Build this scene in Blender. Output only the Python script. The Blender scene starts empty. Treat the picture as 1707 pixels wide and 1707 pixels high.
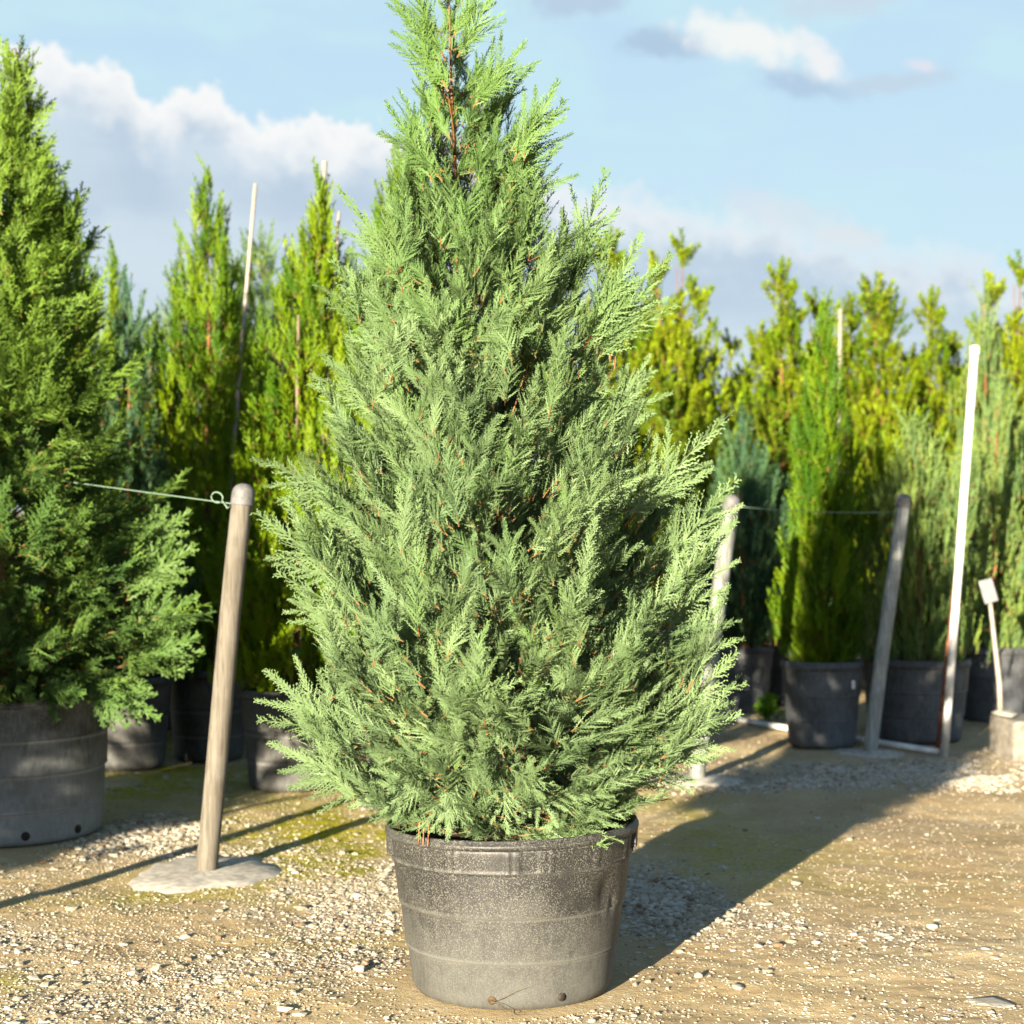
import bpy, math, random
import numpy as np
from mathutils import Vector, Matrix

sc = bpy.context.scene
COL = sc.collection
R = math.radians

# ------------------------------------------------------------------ camera
CAM_H = 1.5
F = 3000.0                      # focal length in photograph pixels (1707 wide)
cam_d = bpy.data.cameras.new('camera')
cam = bpy.data.objects.new('camera', cam_d)
COL.objects.link(cam)
cam.location = (0, 0, CAM_H)
cam.rotation_euler = (R(90), 0, 0)
cam_d.sensor_width = 36
cam_d.lens = F / 1707 * 36
cam_d.clip_start = 0.05
cam_d.clip_end = 3000
cam_d.dof.use_dof = True
cam_d.dof.focus_distance = 5.3
cam_d.dof.aperture_fstop = 3.3
sc.camera = cam

# ------------------------------------------------------------------ light
SUN_EL, SUN_AZ = 9.5, 202.5     # azimuth clockwise from +Y
SKY_STRENGTH = 0.058
sc.view_settings.view_transform = 'Standard'
sc.view_settings.look = 'None'
sc.view_settings.gamma = 1
sc.view_settings.exposure = 2.55
EXPO = 2 ** 2.55

sun_d = bpy.data.lights.new('sun', 'SUN')
sun_d.energy = 5.0
sun_d.angle = R(0.5)
sun_d.color = (1.0, 0.87, 0.67)
sun = bpy.data.objects.new('sun', sun_d)
COL.objects.link(sun)
sd = Vector((math.sin(R(SUN_AZ)) * math.cos(R(SUN_EL)), math.cos(R(SUN_AZ)) * math.cos(R(SUN_EL)), math.sin(R(SUN_EL))))
sun.rotation_euler = sd.to_track_quat('Z', 'Y').to_euler()
sun.location = sd * 30


class NT:
    """small node-building shorthand"""
    def __init__(s, tree):
        s.t = tree

    def n(s, typ, **kw):
        x = s.t.nodes.new(typ)
        for k, v in kw.items():
            setattr(x, k, v)
        return x

    def put(s, sock, v):
        if hasattr(v, 'is_output'):
            s.t.links.new(v, sock)
        elif isinstance(v, (tuple, list)) and len(v) == 3 and sock.type == 'RGBA':
            sock.default_value = (*v, 1)
        else:
            sock.default_value = v

    def m(s, op, a, b=0.0, c=None, clamp=False):
        x = s.n('ShaderNodeMath', operation=op, use_clamp=clamp)
        s.put(x.inputs[0], a)
        s.put(x.inputs[1], b)
        if c is not None:
            s.put(x.inputs[2], c)
        return x.outputs[0]

    def step(s, v, lo, hi):
        x = s.n('ShaderNodeMapRange', interpolation_type='SMOOTHSTEP')
        s.put(x.inputs[0], v)
        s.put(x.inputs[1], lo)
        s.put(x.inputs[2], hi)
        return x.outputs[0]

    def rng(s, v, lo, hi, a, b):
        x = s.n('ShaderNodeMapRange')
        for i, q in enumerate((v, lo, hi, a, b)):
            s.put(x.inputs[i], q)
        return x.outputs[0]

    def mix(s, f, a, b, blend='MIX'):
        x = s.n('ShaderNodeMix', data_type='RGBA', blend_type=blend)
        s.put(x.inputs[0], f)
        s.put(x.inputs[6], a)
        s.put(x.inputs[7], b)
        return x.outputs[2]

    def noise(s, vec, scale, detail=4, rough=0.55, dist=0.0, out=0):
        x = s.n('ShaderNodeTexNoise')
        if vec is not None:
            s.put(x.inputs['Vector'], vec)
        x.inputs['Scale'].default_value = scale
        x.inputs['Detail'].default_value = detail
        x.inputs['Roughness'].default_value = rough
        x.inputs['Distortion'].default_value = dist
        return x.outputs[out]

    def xyz(s, x, y, z):
        c = s.n('ShaderNodeCombineXYZ')
        s.put(c.inputs[0], x)
        s.put(c.inputs[1], y)
        s.put(c.inputs[2], z)
        return c.outputs[0]


# ------------------------------------------------------------------ sky (world): Nishita plus a veil of clouds, all by direction
world = bpy.data.worlds.new('World')
sc.world = world
world.use_nodes = True
W = NT(world.node_tree)
bg = world.node_tree.nodes['Background']
bg.inputs[1].default_value = SKY_STRENGTH
sky = W.n('ShaderNodeTexSky', sky_type='NISHITA', sun_disc=False)
sky.sun_elevation = R(SUN_EL)
sky.sun_rotation = R(SUN_AZ)
sky.air_density = 1.0
sky.dust_density = 0.6
sky.ozone_density = 2.0
tc = W.n('ShaderNodeTexCoord')
sp = W.n('ShaderNodeSeparateXYZ')
W.put(sp.inputs[0], tc.outputs['Generated'])
dx, dy, dz = sp.outputs
az = W.m('MULTIPLY', W.m('ARCTAN2', dx, dy), 30.0)          # 1 unit = 1/30 rad
hyp = W.m('SQRT', W.m('ADD', W.m('MULTIPLY', dx, dx), W.m('MULTIPLY', dy, dy)))
el = W.m('MULTIPLY', W.m('DIVIDE', dz, W.m('MAXIMUM', hyp, 0.02)), 30.0)
PUT = SKY_STRENGTH * EXPO


def skc(r, g, b):               # a display colour (0-255) as sky radiance before the background strength
    def f(c):
        c /= 255
        return (c / 12.92 if c < .04045 else ((c + .055) / 1.055) ** 2.4) / PUT
    return (f(r), f(g), f(b))


p2 = W.xyz(az, el, 0.0)
pst = W.xyz(W.m('MULTIPLY', az, 0.4), W.m('MULTIPLY', el, 1.0), 3.0)
n_big = W.noise(p2, 0.55, 5, 0.55)
n_fine = W.noise(p2, 1.5, 6, 0.6, 0.3)
n_str = W.noise(pst, 0.9, 4, 0.5, 0.2)
# clear part: Nishita evened by thin high haze
haze_el = W.step(el, 1.0, 9.0)
veil = W.mix(haze_el, skc(206, 232, 243), skc(192, 222, 243))
veil = W.mix(W.step(n_str, 0.4, 0.65), veil, skc(198, 230, 241))
front = W.step(dy, -0.5, 0.5)
front = W.m('MULTIPLY', front, W.step(el, 26.0, 11.0))
clear = W.mix(W.m('MULTIPLY', front, 0.96), sky.outputs[0], veil)
# bank of cumulus: its upper edge as a curve over azimuth
fc = W.n('ShaderNodeFloatCurve')
cv = fc.mapping.curves[0]
edge_pts = [(0, 85), (90, 100), (200, 118), (262, 170), (330, 148), (400, 178), (520, 205), (640, 205), (800, 235), (940, 292), (1100, 318), (1300, 350), (1450, 395), (1707, 452)]
P0 = [((px - 853.5) / 1800 + 0.5, (853.5 - py) / 900) for px, py in edge_pts]
P0 = [(0.0, 0.86)] + P0 + [(1.0, 0.42)]
while len(cv.points) < len(P0):
    cv.points.new(0.5, 0.5)
for q, (a, b) in zip(cv.points, P0):
    q.location = (a, b)
    q.handle_type = 'AUTO'
fc.mapping.update()
W.put(fc.inputs['Value'], W.m('ADD', W.m('DIVIDE', az, 18.0), 0.5, clamp=True))
edge = W.m('MULTIPLY', fc.outputs[0], 9.0)
n_bump = W.noise(p2, 1.3, 6, 0.55)
n_cauli = W.noise(p2, 4.0, 5, 0.6)
edge_n = W.m('ADD', edge, W.m('MULTIPLY', W.m('SUBTRACT', n_bump, 0.5), 1.3))
edge_n = W.m('ADD', edge_n, W.m('MULTIPLY', W.m('SUBTRACT', n_cauli, 0.5), 0.75))
depth = W.m('SUBTRACT', edge_n, el)                          # how far below the top edge
leftness = W.step(az, 4.5, -2.5)
soft = W.rng(leftness, 0, 1, 0.65, 0.14)
bank = W.m('DIVIDE', depth, soft, clamp=True)
bank = W.m('MULTIPLY', bank, W.rng(leftness, 0, 1, 0.92, 1.0))
whiteband = W.m('MULTIPLY', W.step(depth, W.m('ADD', 0.15, W.m('MULTIPLY', n_fine, 2.3)), 0.1), W.rng(leftness, 0, 1, 0.72, 1.0))
grey = W.mix(W.step(n_str, 0.36, 0.62), skc(190, 209, 227), skc(207, 223, 236))
low = W.step(depth, 1.3, 3.6)
low = W.m('MULTIPLY', low, W.step(n_big, 0.3, 0.6))
grey = W.mix(W.m('MULTIPLY', low, 0.8), grey, skc(216, 231, 240))
bankc = W.mix(whiteband, grey, skc(249, 250, 250))
skyc = W.mix(bank, clear, bankc)


def blob(px, py, rx, ry, rot, noise_amt=0.9):
    cx, cy = (px - 853.5) / 100, (853.5 - py) / 100
    u0, v0 = W.m('SUBTRACT', az, cx), W.m('SUBTRACT', el, cy)
    c, s_ = math.cos(rot), math.sin(rot)
    u = W.m('ADD', W.m('MULTIPLY', u0, c / rx * 100), W.m('MULTIPLY', v0, s_ / rx * 100))
    v = W.m('ADD', W.m('MULTIPLY', u0, -s_ / ry * 100), W.m('MULTIPLY', v0, c / ry * 100))
    d = W.m('SQRT', W.m('ADD', W.m('MULTIPLY', u, u), W.m('MULTIPLY', v, v)))
    d = W.m('ADD', d, W.m('MULTIPLY', W.m('SUBTRACT', n_fine, 0.5), noise_amt * 1.8))
    d = W.m('ADD', d, W.m('MULTIPLY', W.m('SUBTRACT', n_cauli, 0.5), noise_amt * 0.8))
    return W.step(d, 1.05, 0.25)


for (px, py, rx, ry, rot, col, k) in (
        (960, 5, 130, 30, 0.0, (184, 204, 226), .8), (1390, 10, 170, 42, 0.12, (205, 217, 233), .75),
        (1105, 75, 105, 34, -0.1, (178, 203, 226), .95), (1340, 150, 110, 30, -0.22, (180, 206, 229), .9),
        (1240, 70, 150, 48, -0.28, (243, 247, 246), 1.0), (1365, 115, 62, 34, -0.7, (240, 243, 246), 1.0),
        (1490, 152, 120, 24, 0.1, (196, 215, 231), .8), (1525, 128, 36, 14, -0.2, (229, 230, 240), .85),
        (1290, 355, 130, 40, -0.2, (222, 229, 238), .6), (1390, 400, 90, 26, -0.1, (226, 231, 236), .7)):
    skyc = W.mix(W.m('MULTIPLY', blob(px, py, rx, ry, rot), k), skyc, skc(*col))
W.put(bg.inputs[0], skyc)


# ------------------------------------------------------------------ helpers
def at(px, py, Y):
    return Vector(((px - 853.5) / F * Y, Y, CAM_H + (853.5 - py) / F * Y))


def gy(py):                                                   # ground distance of a picture row
    return CAM_H * F / (py - 853.5)


def gp(px, py):
    Y = gy(py)
    return ((px - 853.5) / F * Y, Y)


def tagit(o, label=None, cat=None, group=None, kind=None):
    if label:
        o['label'] = label
    if cat:
        o['category'] = cat
    if group:
        o['group'] = group
    if kind:
        o['kind'] = kind
    return o


def thing(name, label, cat, loc=(0, 0, 0), group=None):
    o = bpy.data.objects.new(name, None)
    COL.objects.link(o)
    o.location = loc
    o.empty_display_size = 0.2
    return tagit(o, label, cat, group)


def mesh_from(name, V, quads=None, tris=None, mats=(), midx=None, attr=None, smooth=False):
    V = np.asarray(V, np.float32).reshape(-1, 3)
    parts, starts, tot = [], [], []
    n = 0
    for arr, k in ((quads, 4), (tris, 3)):
        if arr is not None and len(arr):
            arr = np.asarray(arr, np.int32).reshape(-1, k)
            parts.append(arr.ravel())
            starts.append(n + np.arange(len(arr)) * k)
            tot.append(np.full(len(arr), k))
            n += arr.size
    me = bpy.data.meshes.new(name)
    me.vertices.add(len(V))
    me.vertices.foreach_set('co', V.ravel())
    loops = np.concatenate(parts).astype(np.int32)
    st = np.concatenate(starts).astype(np.int32)
    me.loops.add(len(loops))
    me.loops.foreach_set('vertex_index', loops)
    me.polygons.add(len(st))
    me.polygons.foreach_set('loop_start', st)
    for m in mats:
        me.materials.append(m)
    if midx is not None:
        me.polygons.foreach_set('material_index', np.asarray(midx, np.int32))
    me.polygons.foreach_set('use_smooth', np.full(len(st), bool(smooth)))
    if attr is not None:
        for an, av in attr.items():
            a = me.attributes.new(an, 'FLOAT_COLOR', 'POINT')
            a.data.foreach_set('color', np.asarray(av, np.float32).ravel())
    me.update()
    me.validate()
    return me


def link(name, me, parent=None, loc=None):
    o = bpy.data.objects.new(name, me)
    COL.objects.link(o)
    if parent is not None:
        o.parent = parent
    if loc is not None:
        o.location = loc
    return o


def dup(root, loc, rotz=0.0, scale=(1, 1, 1), label=None):
    r = root.copy()
    COL.objects.link(r)
    r.location = loc
    r.rotation_euler = (0, 0, rotz)
    r.scale = scale
    if label:
        r['label'] = label
    for ch in list(root.children):
        c = ch.copy()
        COL.objects.link(c)
        c.parent = r
        for g in list(ch.children):
            d = g.copy()
            COL.objects.link(d)
            d.parent = c
    return r


class MB:
    """collects quads and tris into one mesh"""
    def __init__(s):
        s.v, s.q, s.t, s.n = [], [], [], 0

    def add(s, V, q=None, t=None):
        V = np.asarray(V, float).reshape(-1, 3)
        s.v.append(V)
        if q is not None and len(q):
            s.q.append(np.asarray(q, int).reshape(-1, 4) + s.n)
        if t is not None and len(t):
            s.t.append(np.asarray(t, int).reshape(-1, 3) + s.n)
        s.n += len(V)

    def tube(s, pts, rad, k=8, cap=True):
        pts = [np.asarray(p, float) for p in pts]
        rings = []
        for i, p in enumerate(pts):
            d = pts[min(i + 1, len(pts) - 1)] - pts[max(i - 1, 0)]
            d = d / (np.linalg.norm(d) + 1e-9)
            up = np.array((0, 0, 1.0)) if abs(d[2]) < .9 else np.array((1.0, 0, 0))
            a = np.cross(up, d)
            a /= np.linalg.norm(a)
            b = np.cross(d, a)
            r = rad[i] if hasattr(rad, '__len__') else rad
            th = np.arange(k) * 2 * math.pi / k
            rings.append(p + r * (np.cos(th)[:, None] * a + np.sin(th)[:, None] * b))
        V = np.concatenate(rings)
        q = []
        for i in range(len(pts) - 1):
            for j in range(k):
                q.append((i * k + j, i * k + (j + 1) % k, (i + 1) * k + (j + 1) % k, (i + 1) * k + j))
        t = []
        if cap:
            V = np.concatenate([V, [pts[0], pts[-1]]])
            n0 = len(pts) * k
            for j in range(k):
                t.append((n0, (j + 1) % k, j))
                e = (len(pts) - 1) * k
                t.append((n0 + 1, e + j, e + (j + 1) % k))
        s.add(V, q, t)

    def lathe(s, prof, k=48, fn=None, cap_top=False, cap_bot=False):
        th = np.arange(k) * 2 * math.pi / k
        V = []
        for (r, z) in prof:
            V.append(np.stack([r * np.cos(th), r * np.sin(th), np.full(k, z)], 1))
        V = np.concatenate(V)
        if fn is not None:
            V = fn(V)
        q = [(i * k + j, i * k + (j + 1) % k, (i + 1) * k + (j + 1) % k, (i + 1) * k + j) for i in range(len(prof) - 1) for j in range(k)]
        t = []
        n0 = len(V)
        ex = []
        if cap_bot:
            ex.append(V[:k].mean(0))
            t += [(n0, (j + 1) % k, j) for j in range(k)]
            n0 += 1
        if cap_top:
            e = (len(prof) - 1) * k
            ex.append(V[e:e + k].mean(0))
            t += [(n0, e + j, e + (j + 1) % k) for j in range(k)]
        if ex:
            V = np.concatenate([V, ex])
        s.add(V, q, t)

    def box(s, c, size, rz=0.0):
        sx, sy, sz = [q / 2 for q in size]
        V = np.array([(x, y, z) for x in (-sx, sx) for y in (-sy, sy) for z in (-sz, sz)], float)
        ca, sa = math.cos(rz), math.sin(rz)
        V = np.stack([V[:, 0] * ca - V[:, 1] * sa, V[:, 0] * sa + V[:, 1] * ca, V[:, 2]], 1) + np.asarray(c, float)
        s.add(V, [(0, 1, 3, 2), (4, 6, 7, 5), (0, 4, 5, 1), (2, 3, 7, 6), (0, 2, 6, 4), (1, 5, 7, 3)])

    def build(s, name, mat, parent=None, smooth=True, loc=None, bevel=0.0):
        V = np.concatenate(s.v)
        me = mesh_from(name, V, np.concatenate(s.q) if s.q else None, np.concatenate(s.t) if s.t else None, (mat,), smooth=smooth)
        o = link(name, me, parent, loc)
        if bevel:
            md = o.modifiers.new('bevel', 'BEVEL')
            md.width = bevel
            md.segments = 2
        return o


def vnoise(x, y, freq, seed):
    x = np.asarray(x, float) * freq
    y = np.asarray(y, float) * freq
    xi, yi = np.floor(x).astype(np.int64), np.floor(y).astype(np.int64)
    fx, fy = x - xi, y - yi
    fx, fy = fx * fx * (3 - 2 * fx), fy * fy * (3 - 2 * fy)

    def h(a, b):
        n = (a * 374761393 + b * 668265263 + seed * 1442695041) & 0xffffffff
        n = ((n ^ (n >> 13)) * 1274126177) & 0xffffffff
        n = n ^ (n >> 16)
        return (n & 0xffff) / 65535.0
    return (h(xi, yi) * (1 - fx) + h(xi + 1, yi) * fx) * (1 - fy) + (h(xi, yi + 1) * (1 - fx) + h(xi + 1, yi + 1) * fx) * fy


def fbm(x, y, freq, seed, octv=4, gain=0.5):
    a, tot, out = 1.0, 0.0, 0.0
    for i in range(octv):
        out = out + a * vnoise(x, y, freq * 2 ** i, seed + i * 17)
        tot += a
        a *= gain
    return out / tot


# ------------------------------------------------------------------ materials
def mat(name):
    m = bpy.data.materials.new(name)
    m.use_nodes = True
    return m, NT(m.node_tree), m.node_tree.nodes['Principled BSDF']


def simple(name, col, rough=0.7, var=0.25, scale=20, bump=0.0, spec=0.3):
    m, T, b = mat(name)
    co = T.n('ShaderNodeTexCoord').outputs['Object']
    nz = T.noise(co, scale, 5, 0.6)
    dark = tuple(c * (1 - var) for c in col)
    lite = tuple(min(1, c * (1 + var)) for c in col)
    T.put(b.inputs['Base Color'], T.mix(T.step(nz, 0.3, 0.7), dark, lite))
    b.inputs['Roughness'].default_value = rough
    b.inputs['Specular IOR Level'].default_value = spec
    if bump:
        bp = T.n('ShaderNodeBump')
        bp.inputs['Strength'].default_value = 0.6
        bp.inputs['Distance'].default_value = bump
        T.put(bp.inputs['Height'], nz)
        T.put(b.inputs['Normal'], bp.outputs[0])
    return m


LEAF = 0.64


def leafmat(name, dark, lite, young, rough=0.55, trans=0.25):
    """tint attribute: R = random shade of the spray, G = share of fresh growth"""
    m, T, b = mat(name)
    dark, lite, young = [tuple(c * LEAF for c in q) for q in (dark, lite, young)]
    at_ = T.n('ShaderNodeAttribute', attribute_name='tint')
    s_ = T.n('ShaderNodeSeparateColor')
    T.put(s_.inputs[0], at_.outputs['Color'])
    c = T.mix(s_.outputs[0], dark, lite)
    c = T.mix(s_.outputs[1], c, young)
    T.put(b.inputs['Base Color'], c)
    b.inputs['Roughness'].default_value = rough
    b.inputs['Specular IOR Level'].default_value = 0.14
    tr = T.n('ShaderNodeBsdfTranslucent')
    T.put(tr.inputs[0], T.mix(0.35, c, young))
    ms = T.n('ShaderNodeMixShader')
    ms.inputs[0].default_value = trans
    T.put(ms.inputs[1], b.outputs[0])
    T.put(ms.inputs[2], tr.outputs[0])
    out = [n for n in m.node_tree.nodes if n.type == 'OUTPUT_MATERIAL'][0]
    T.put(out.inputs[0], ms.outputs[0])
    return m


M_leyland = leafmat('leyland_leaf', (0.122, 0.194, 0.088), (0.208, 0.302, 0.130), (0.092, 0.205, 0.016), trans=0.18)
M_leyland_b = leafmat('dark_cypress_leaf', (0.048, 0.112, 0.036), (0.120, 0.208, 0.046), (0.175, 0.285, 0.018))
M_arbor = leafmat('arborvitae_leaf', (0.042, 0.118, 0.006), (0.115, 0.245, 0.006), (0.225, 0.315, 0.004), trans=0.35)
M_leafy = leafmat('broad_leaf', (0.060, 0.150, 0.008), (0.165, 0.300, 0.010), (0.33, 0.40, 0.008), rough=0.4, trans=0.35)
M_juniper = leafmat('juniper_leaf', (0.090, 0.170, 0.060), (0.180, 0.290, 0.095), (0.20, 0.28, 0.045))
M_bluegreen = leafmat('blue_green_leaf', (0.035, 0.095, 0.055), (0.070, 0.150, 0.080), (0.08, 0.16, 0.04))
M_weed = leafmat('weed_leaf', (0.10, 0.25, 0.02), (0.17, 0.36, 0.02), (0.2, 0.4, 0.02), trans=0.4)
M_bark = simple('red_brown_bark', (0.13, 0.055, 0.022), 0.85, 0.45, 45, 0.004)
M_twig = simple('orange_twig', (0.15, 0.070, 0.022), 0.7, 0.35, 60)
M_soil = simple('dark_soil', (0.045, 0.027, 0.017), 0.95, 0.6, 60, 0.01)
M_stake = simple('bamboo_stake', (0.13, 0.10, 0.06), 0.7, 0.2, 30)
M_pale_stake = simple('pale_stake', (0.20, 0.18, 0.15), 0.7, 0.15, 30)
M_rust = simple('rusty_rod', (0.14, 0.05, 0.025), 0.8, 0.3, 40)
M_pvc = simple('white_plastic_pipe', (0.52, 0.52, 0.50), 0.45, 0.2, 7, spec=0.5)
M_zinc = simple('grey_cap', (0.085, 0.083, 0.082), 0.6, 0.25, 40)
M_concrete = simple('grey_concrete', (0.34, 0.315, 0.265), 0.9, 0.28, 26, 0.004)
M_block = simple('rough_concrete', (0.15, 0.135, 0.11), 0.95, 0.3, 22, 0.006)
M_wire = simple('pale_green_wire', (0.10, 0.15, 0.11), 0.5, 0.1, 30)
M_tie = simple('green_tape', (0.01, 0.14, 0.10), 0.5, 0.1, 30)
M_tagwhite = simple('white_tag', (0.6, 0.6, 0.6), 0.5, 0.05, 30)
M_plate = simple('grey_plate', (0.13, 0.132, 0.14), 0.5, 0.15, 25)
M_hole = simple('dark_hole', (0.02, 0.016, 0.012), 0.9, 0.6, 80)
M_root = simple('root_brown', (0.05, 0.034, 0.018), 0.9, 0.6, 90, 0.004)
M_dead = simple('dead_leaf', (0.20, 0.085, 0.03), 0.8, 0.5, 40)


def post_mat(name='weathered_wood', g_=1.0, tone=(1, 1, 1)):
    m, T, b = mat(name)
    tco = T.n('ShaderNodeTexCoord').outputs['Object']
    mp = T.n('ShaderNodeMapping')
    mp.inputs['Scale'].default_value = (1, 1, 0.06)
    T.put(mp.inputs[0], tco)
    g = T.noise(mp.outputs[0], 75, 6, 0.7, 0.6)
    g2 = T.noise(tco, 6, 4, 0.6)
    mp2 = T.n('ShaderNodeMapping')
    mp2.inputs['Scale'].default_value = (1, 1, 0.35)
    T.put(mp2.inputs[0], tco)
    kn = T.noise(mp2.outputs[0], 17, 2, 0.5)
    c = T.mix(T.step(g, 0.3, 0.72), (0.046, 0.037, 0.025), (0.118, 0.106, 0.083))
    c = T.mix(T.m('MULTIPLY', T.step(g2, 0.5, 0.75), 0.6), c, (0.11, 0.105, 0.09))
    c = T.mix(T.m('MULTIPLY', T.step(kn, 0.68, 0.76), 0.65), c, (0.05, 0.037, 0.024))
    c = T.mix(1.0, c, tuple(g_ * q for q in tone), 'MULTIPLY')
    T.put(b.inputs['Base Color'], c)
    b.inputs['Roughness'].default_value = 0.85
    bp = T.n('ShaderNodeBump')
    bp.inputs['Strength'].default_value = 0.5
    bp.inputs['Distance'].default_value = 0.003
    T.put(bp.inputs['Height'], g)
    T.put(b.inputs['Normal'], bp.outputs[0])
    return m


M_post = post_mat(g_=.98)
M_post_shade_lift = post_mat('weathered_wood_shade_lift', 1.0, (2.6, 3.1, 3.8))  # brighter, cooler copy of the wood; the tint offsets the shade on the right post
M_post_shade_tone = post_mat('weathered_wood_shade_tone', 1.0, (1.45, 1.75, 2.15))  # cool tint puts the middle post's shade into the wood colour


def pot_mat(name, dust_lo, dust_hi, dustcol=(0.068, 0.068, 0.060), seams=(), H=0.53):
    """black nursery plastic under a film of dried dust and splashes; more dust near the foot and on the nesting ledges"""
    m, T, b = mat(name)
    co = T.n('ShaderNodeTexCoord').outputs['Object']
    s_ = T.n('ShaderNodeSeparateXYZ')
    T.put(s_.inputs[0], co)
    z = s_.outputs[2]
    n1 = T.noise(co, 5, 5, 0.6)
    mp = T.n('ShaderNodeMapping')
    mp.inputs['Scale'].default_value = (1, 1, 0.35)
    T.put(mp.inputs[0], co)
    n2 = T.noise(mp.outputs[0], 55, 5, 0.7)
    vo = T.n('ShaderNodeTexNoise')
    T.put(vo.inputs['Vector'], co)
    vo.inputs['Scale'].default_value = 260
    vo.inputs['Detail'].default_value = 2
    base = T.rng(z, 0.0, H, dust_lo, dust_hi)
    d = T.m('ADD', base, T.m('MULTIPLY', T.m('SUBTRACT', n1, 0.5), 1.15))
    d = T.m('ADD', d, T.m('MULTIPLY', T.m('SUBTRACT', n2, 0.5), 1.0))
    for zs in seams:
        q = T.m('ABSOLUTE', T.m('SUBTRACT', z, zs))
        d = T.m('ADD', d, T.m('MULTIPLY', T.step(q, 0.012, 0.0), 0.5))
    d = T.m('MAXIMUM', d, 0.0, clamp=True)
    spk = T.m('MULTIPLY', T.step(vo.outputs[0], 0.52, 0.62), T.rng(z, 0, H, 0.4, 0.8))
    spk = T.m('MULTIPLY', spk, T.step(n1, 0.25, 0.5))
    c = T.mix(d, (0.014, 0.014, 0.0135), dustcol)
    c = T.mix(spk, c, (0.105, 0.102, 0.085))
    T.put(b.inputs['Base Color'], c)
    T.put(b.inputs['Roughness'], T.rng(d, 0, 1, 0.5, 0.9))
    b.inputs['Specular IOR Level'].default_value = 0.3
    bp = T.n('ShaderNodeBump')
    bp.inputs['Strength'].default_value = 0.35
    bp.inputs['Distance'].default_value = 0.002
    T.put(bp.inputs['Height'], n2)
    T.put(b.inputs['Normal'], bp.outputs[0])
    return m


M_pot_main = pot_mat('dusty_black_plastic', 0.85, -0.38, seams=(0.148, 0.286, 0.425))
M_rim_main = pot_mat('black_plastic_rim', 0.08, 0.08)
M_pot_left = pot_mat('dusty_grey_plastic', 0.95, 0.15, (0.20, 0.21, 0.21), seams=(0.15, 0.31, 0.47))
M_pot_bg = pot_mat('dark_plastic', 0.40, 0.12, (0.12, 0.12, 0.115), seams=(0.15, 0.3))
M_pot_plain = pot_mat('slate_plastic', 0.45, 0.25, (0.13, 0.145, 0.17))

# ------------------------------------------------------------------ ground
FLAT = []                                                      # (x, y, radius) spots kept level under pots and posts


def flat(x, y, r):
    FLAT.append((x, y, r))


POT_MAIN = (0.0, 5.70)
POT_LEFT = (-2.39, 8.45)
PB1 = gp(342, 1455)
PB2 = gp(1160, 1300)
PB3 = gp(1450, 1255)
flat(*POT_MAIN, .36)
flat(*POT_LEFT, .52)
for p_ in (PB1, PB2, PB3):
    flat(*p_, .3)


def ground_h(x, y):
    h = (fbm(x, y, 0.9, 3, 3) - 0.5) * 0.045 + (fbm(x, y, 4, 9, 3) - 0.5) * 0.012 + (fbm(x, y, 11, 15, 3) - 0.5) * 0.007 + (fbm(x, y, 30, 21, 2) - 0.5) * 0.0045
    k = np.ones_like(h)
    for (fx, fy, r) in FLAT:
        d = np.sqrt((x - fx) ** 2 + (y - fy) ** 2)
        k = k * np.clip((d - r) / 0.18, 0.0, 1.0)
    return h * k - 0.002


def patch(x, y, px, py, rx, ry):
    """smooth spot on the ground centred where the picture row/column meets it; radii in metres along X and Y"""
    cx, cy = gp(px, py)
    return np.exp(-(((x - cx) / rx) ** 2 + ((y - cy) / ry) ** 2))


def gravel_density(x, y):
    n = fbm(x, y, 1.6, 77, 4)
    n2 = fbm(x, y, 6.0, 177, 3)
    d = 0.05 + 0 * x
    d += 1.0 * patch(x, y, 230, 1385, .35, .45) + 0.9 * patch(x, y, 330, 1420, .45, .35)
    d += 0.7 * patch(x, y, 100, 1560, .5, .2) + 0.5 * patch(x, y, 300, 1690, .5, .15) + 0.5 * patch(x, y, 620, 1600, .3, .4)
    d += 0.8 * patch(x, y, 560, 1500, .34, .45) + 0.9 * patch(x, y, 640, 1480, .2, .4) + 0.7 * patch(x, y, 420, 1610, .6, .22)
    d += 0.7 * patch(x, y, 150, 1660, .4, .18) + 0.6 * patch(x, y, 560, 1650, .3, .2)
    d += 1.0 * patch(x, y, 1300, 1305, .65, .35) + 0.9 * patch(x, y, 1530, 1275, .8, .45)
    d += 0.8 * patch(x, y, 1090, 1510, .25, .6) + 0.4 * patch(x, y, 1110, 1445, .25, .3)
    d += 0.25 * patch(x, y, 1400, 1560, 1.0, .6) + 0.3 * patch(x, y, 1650, 1690, .25, .1)
    d += 0.4 * patch(x, y, 330, 1300, .6, .5)
    return d * np.clip((n - 0.28) * 3.2, 0.12, 1.3) * np.clip((n2 - .2) * 2.2, .2, 1.2)


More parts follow.
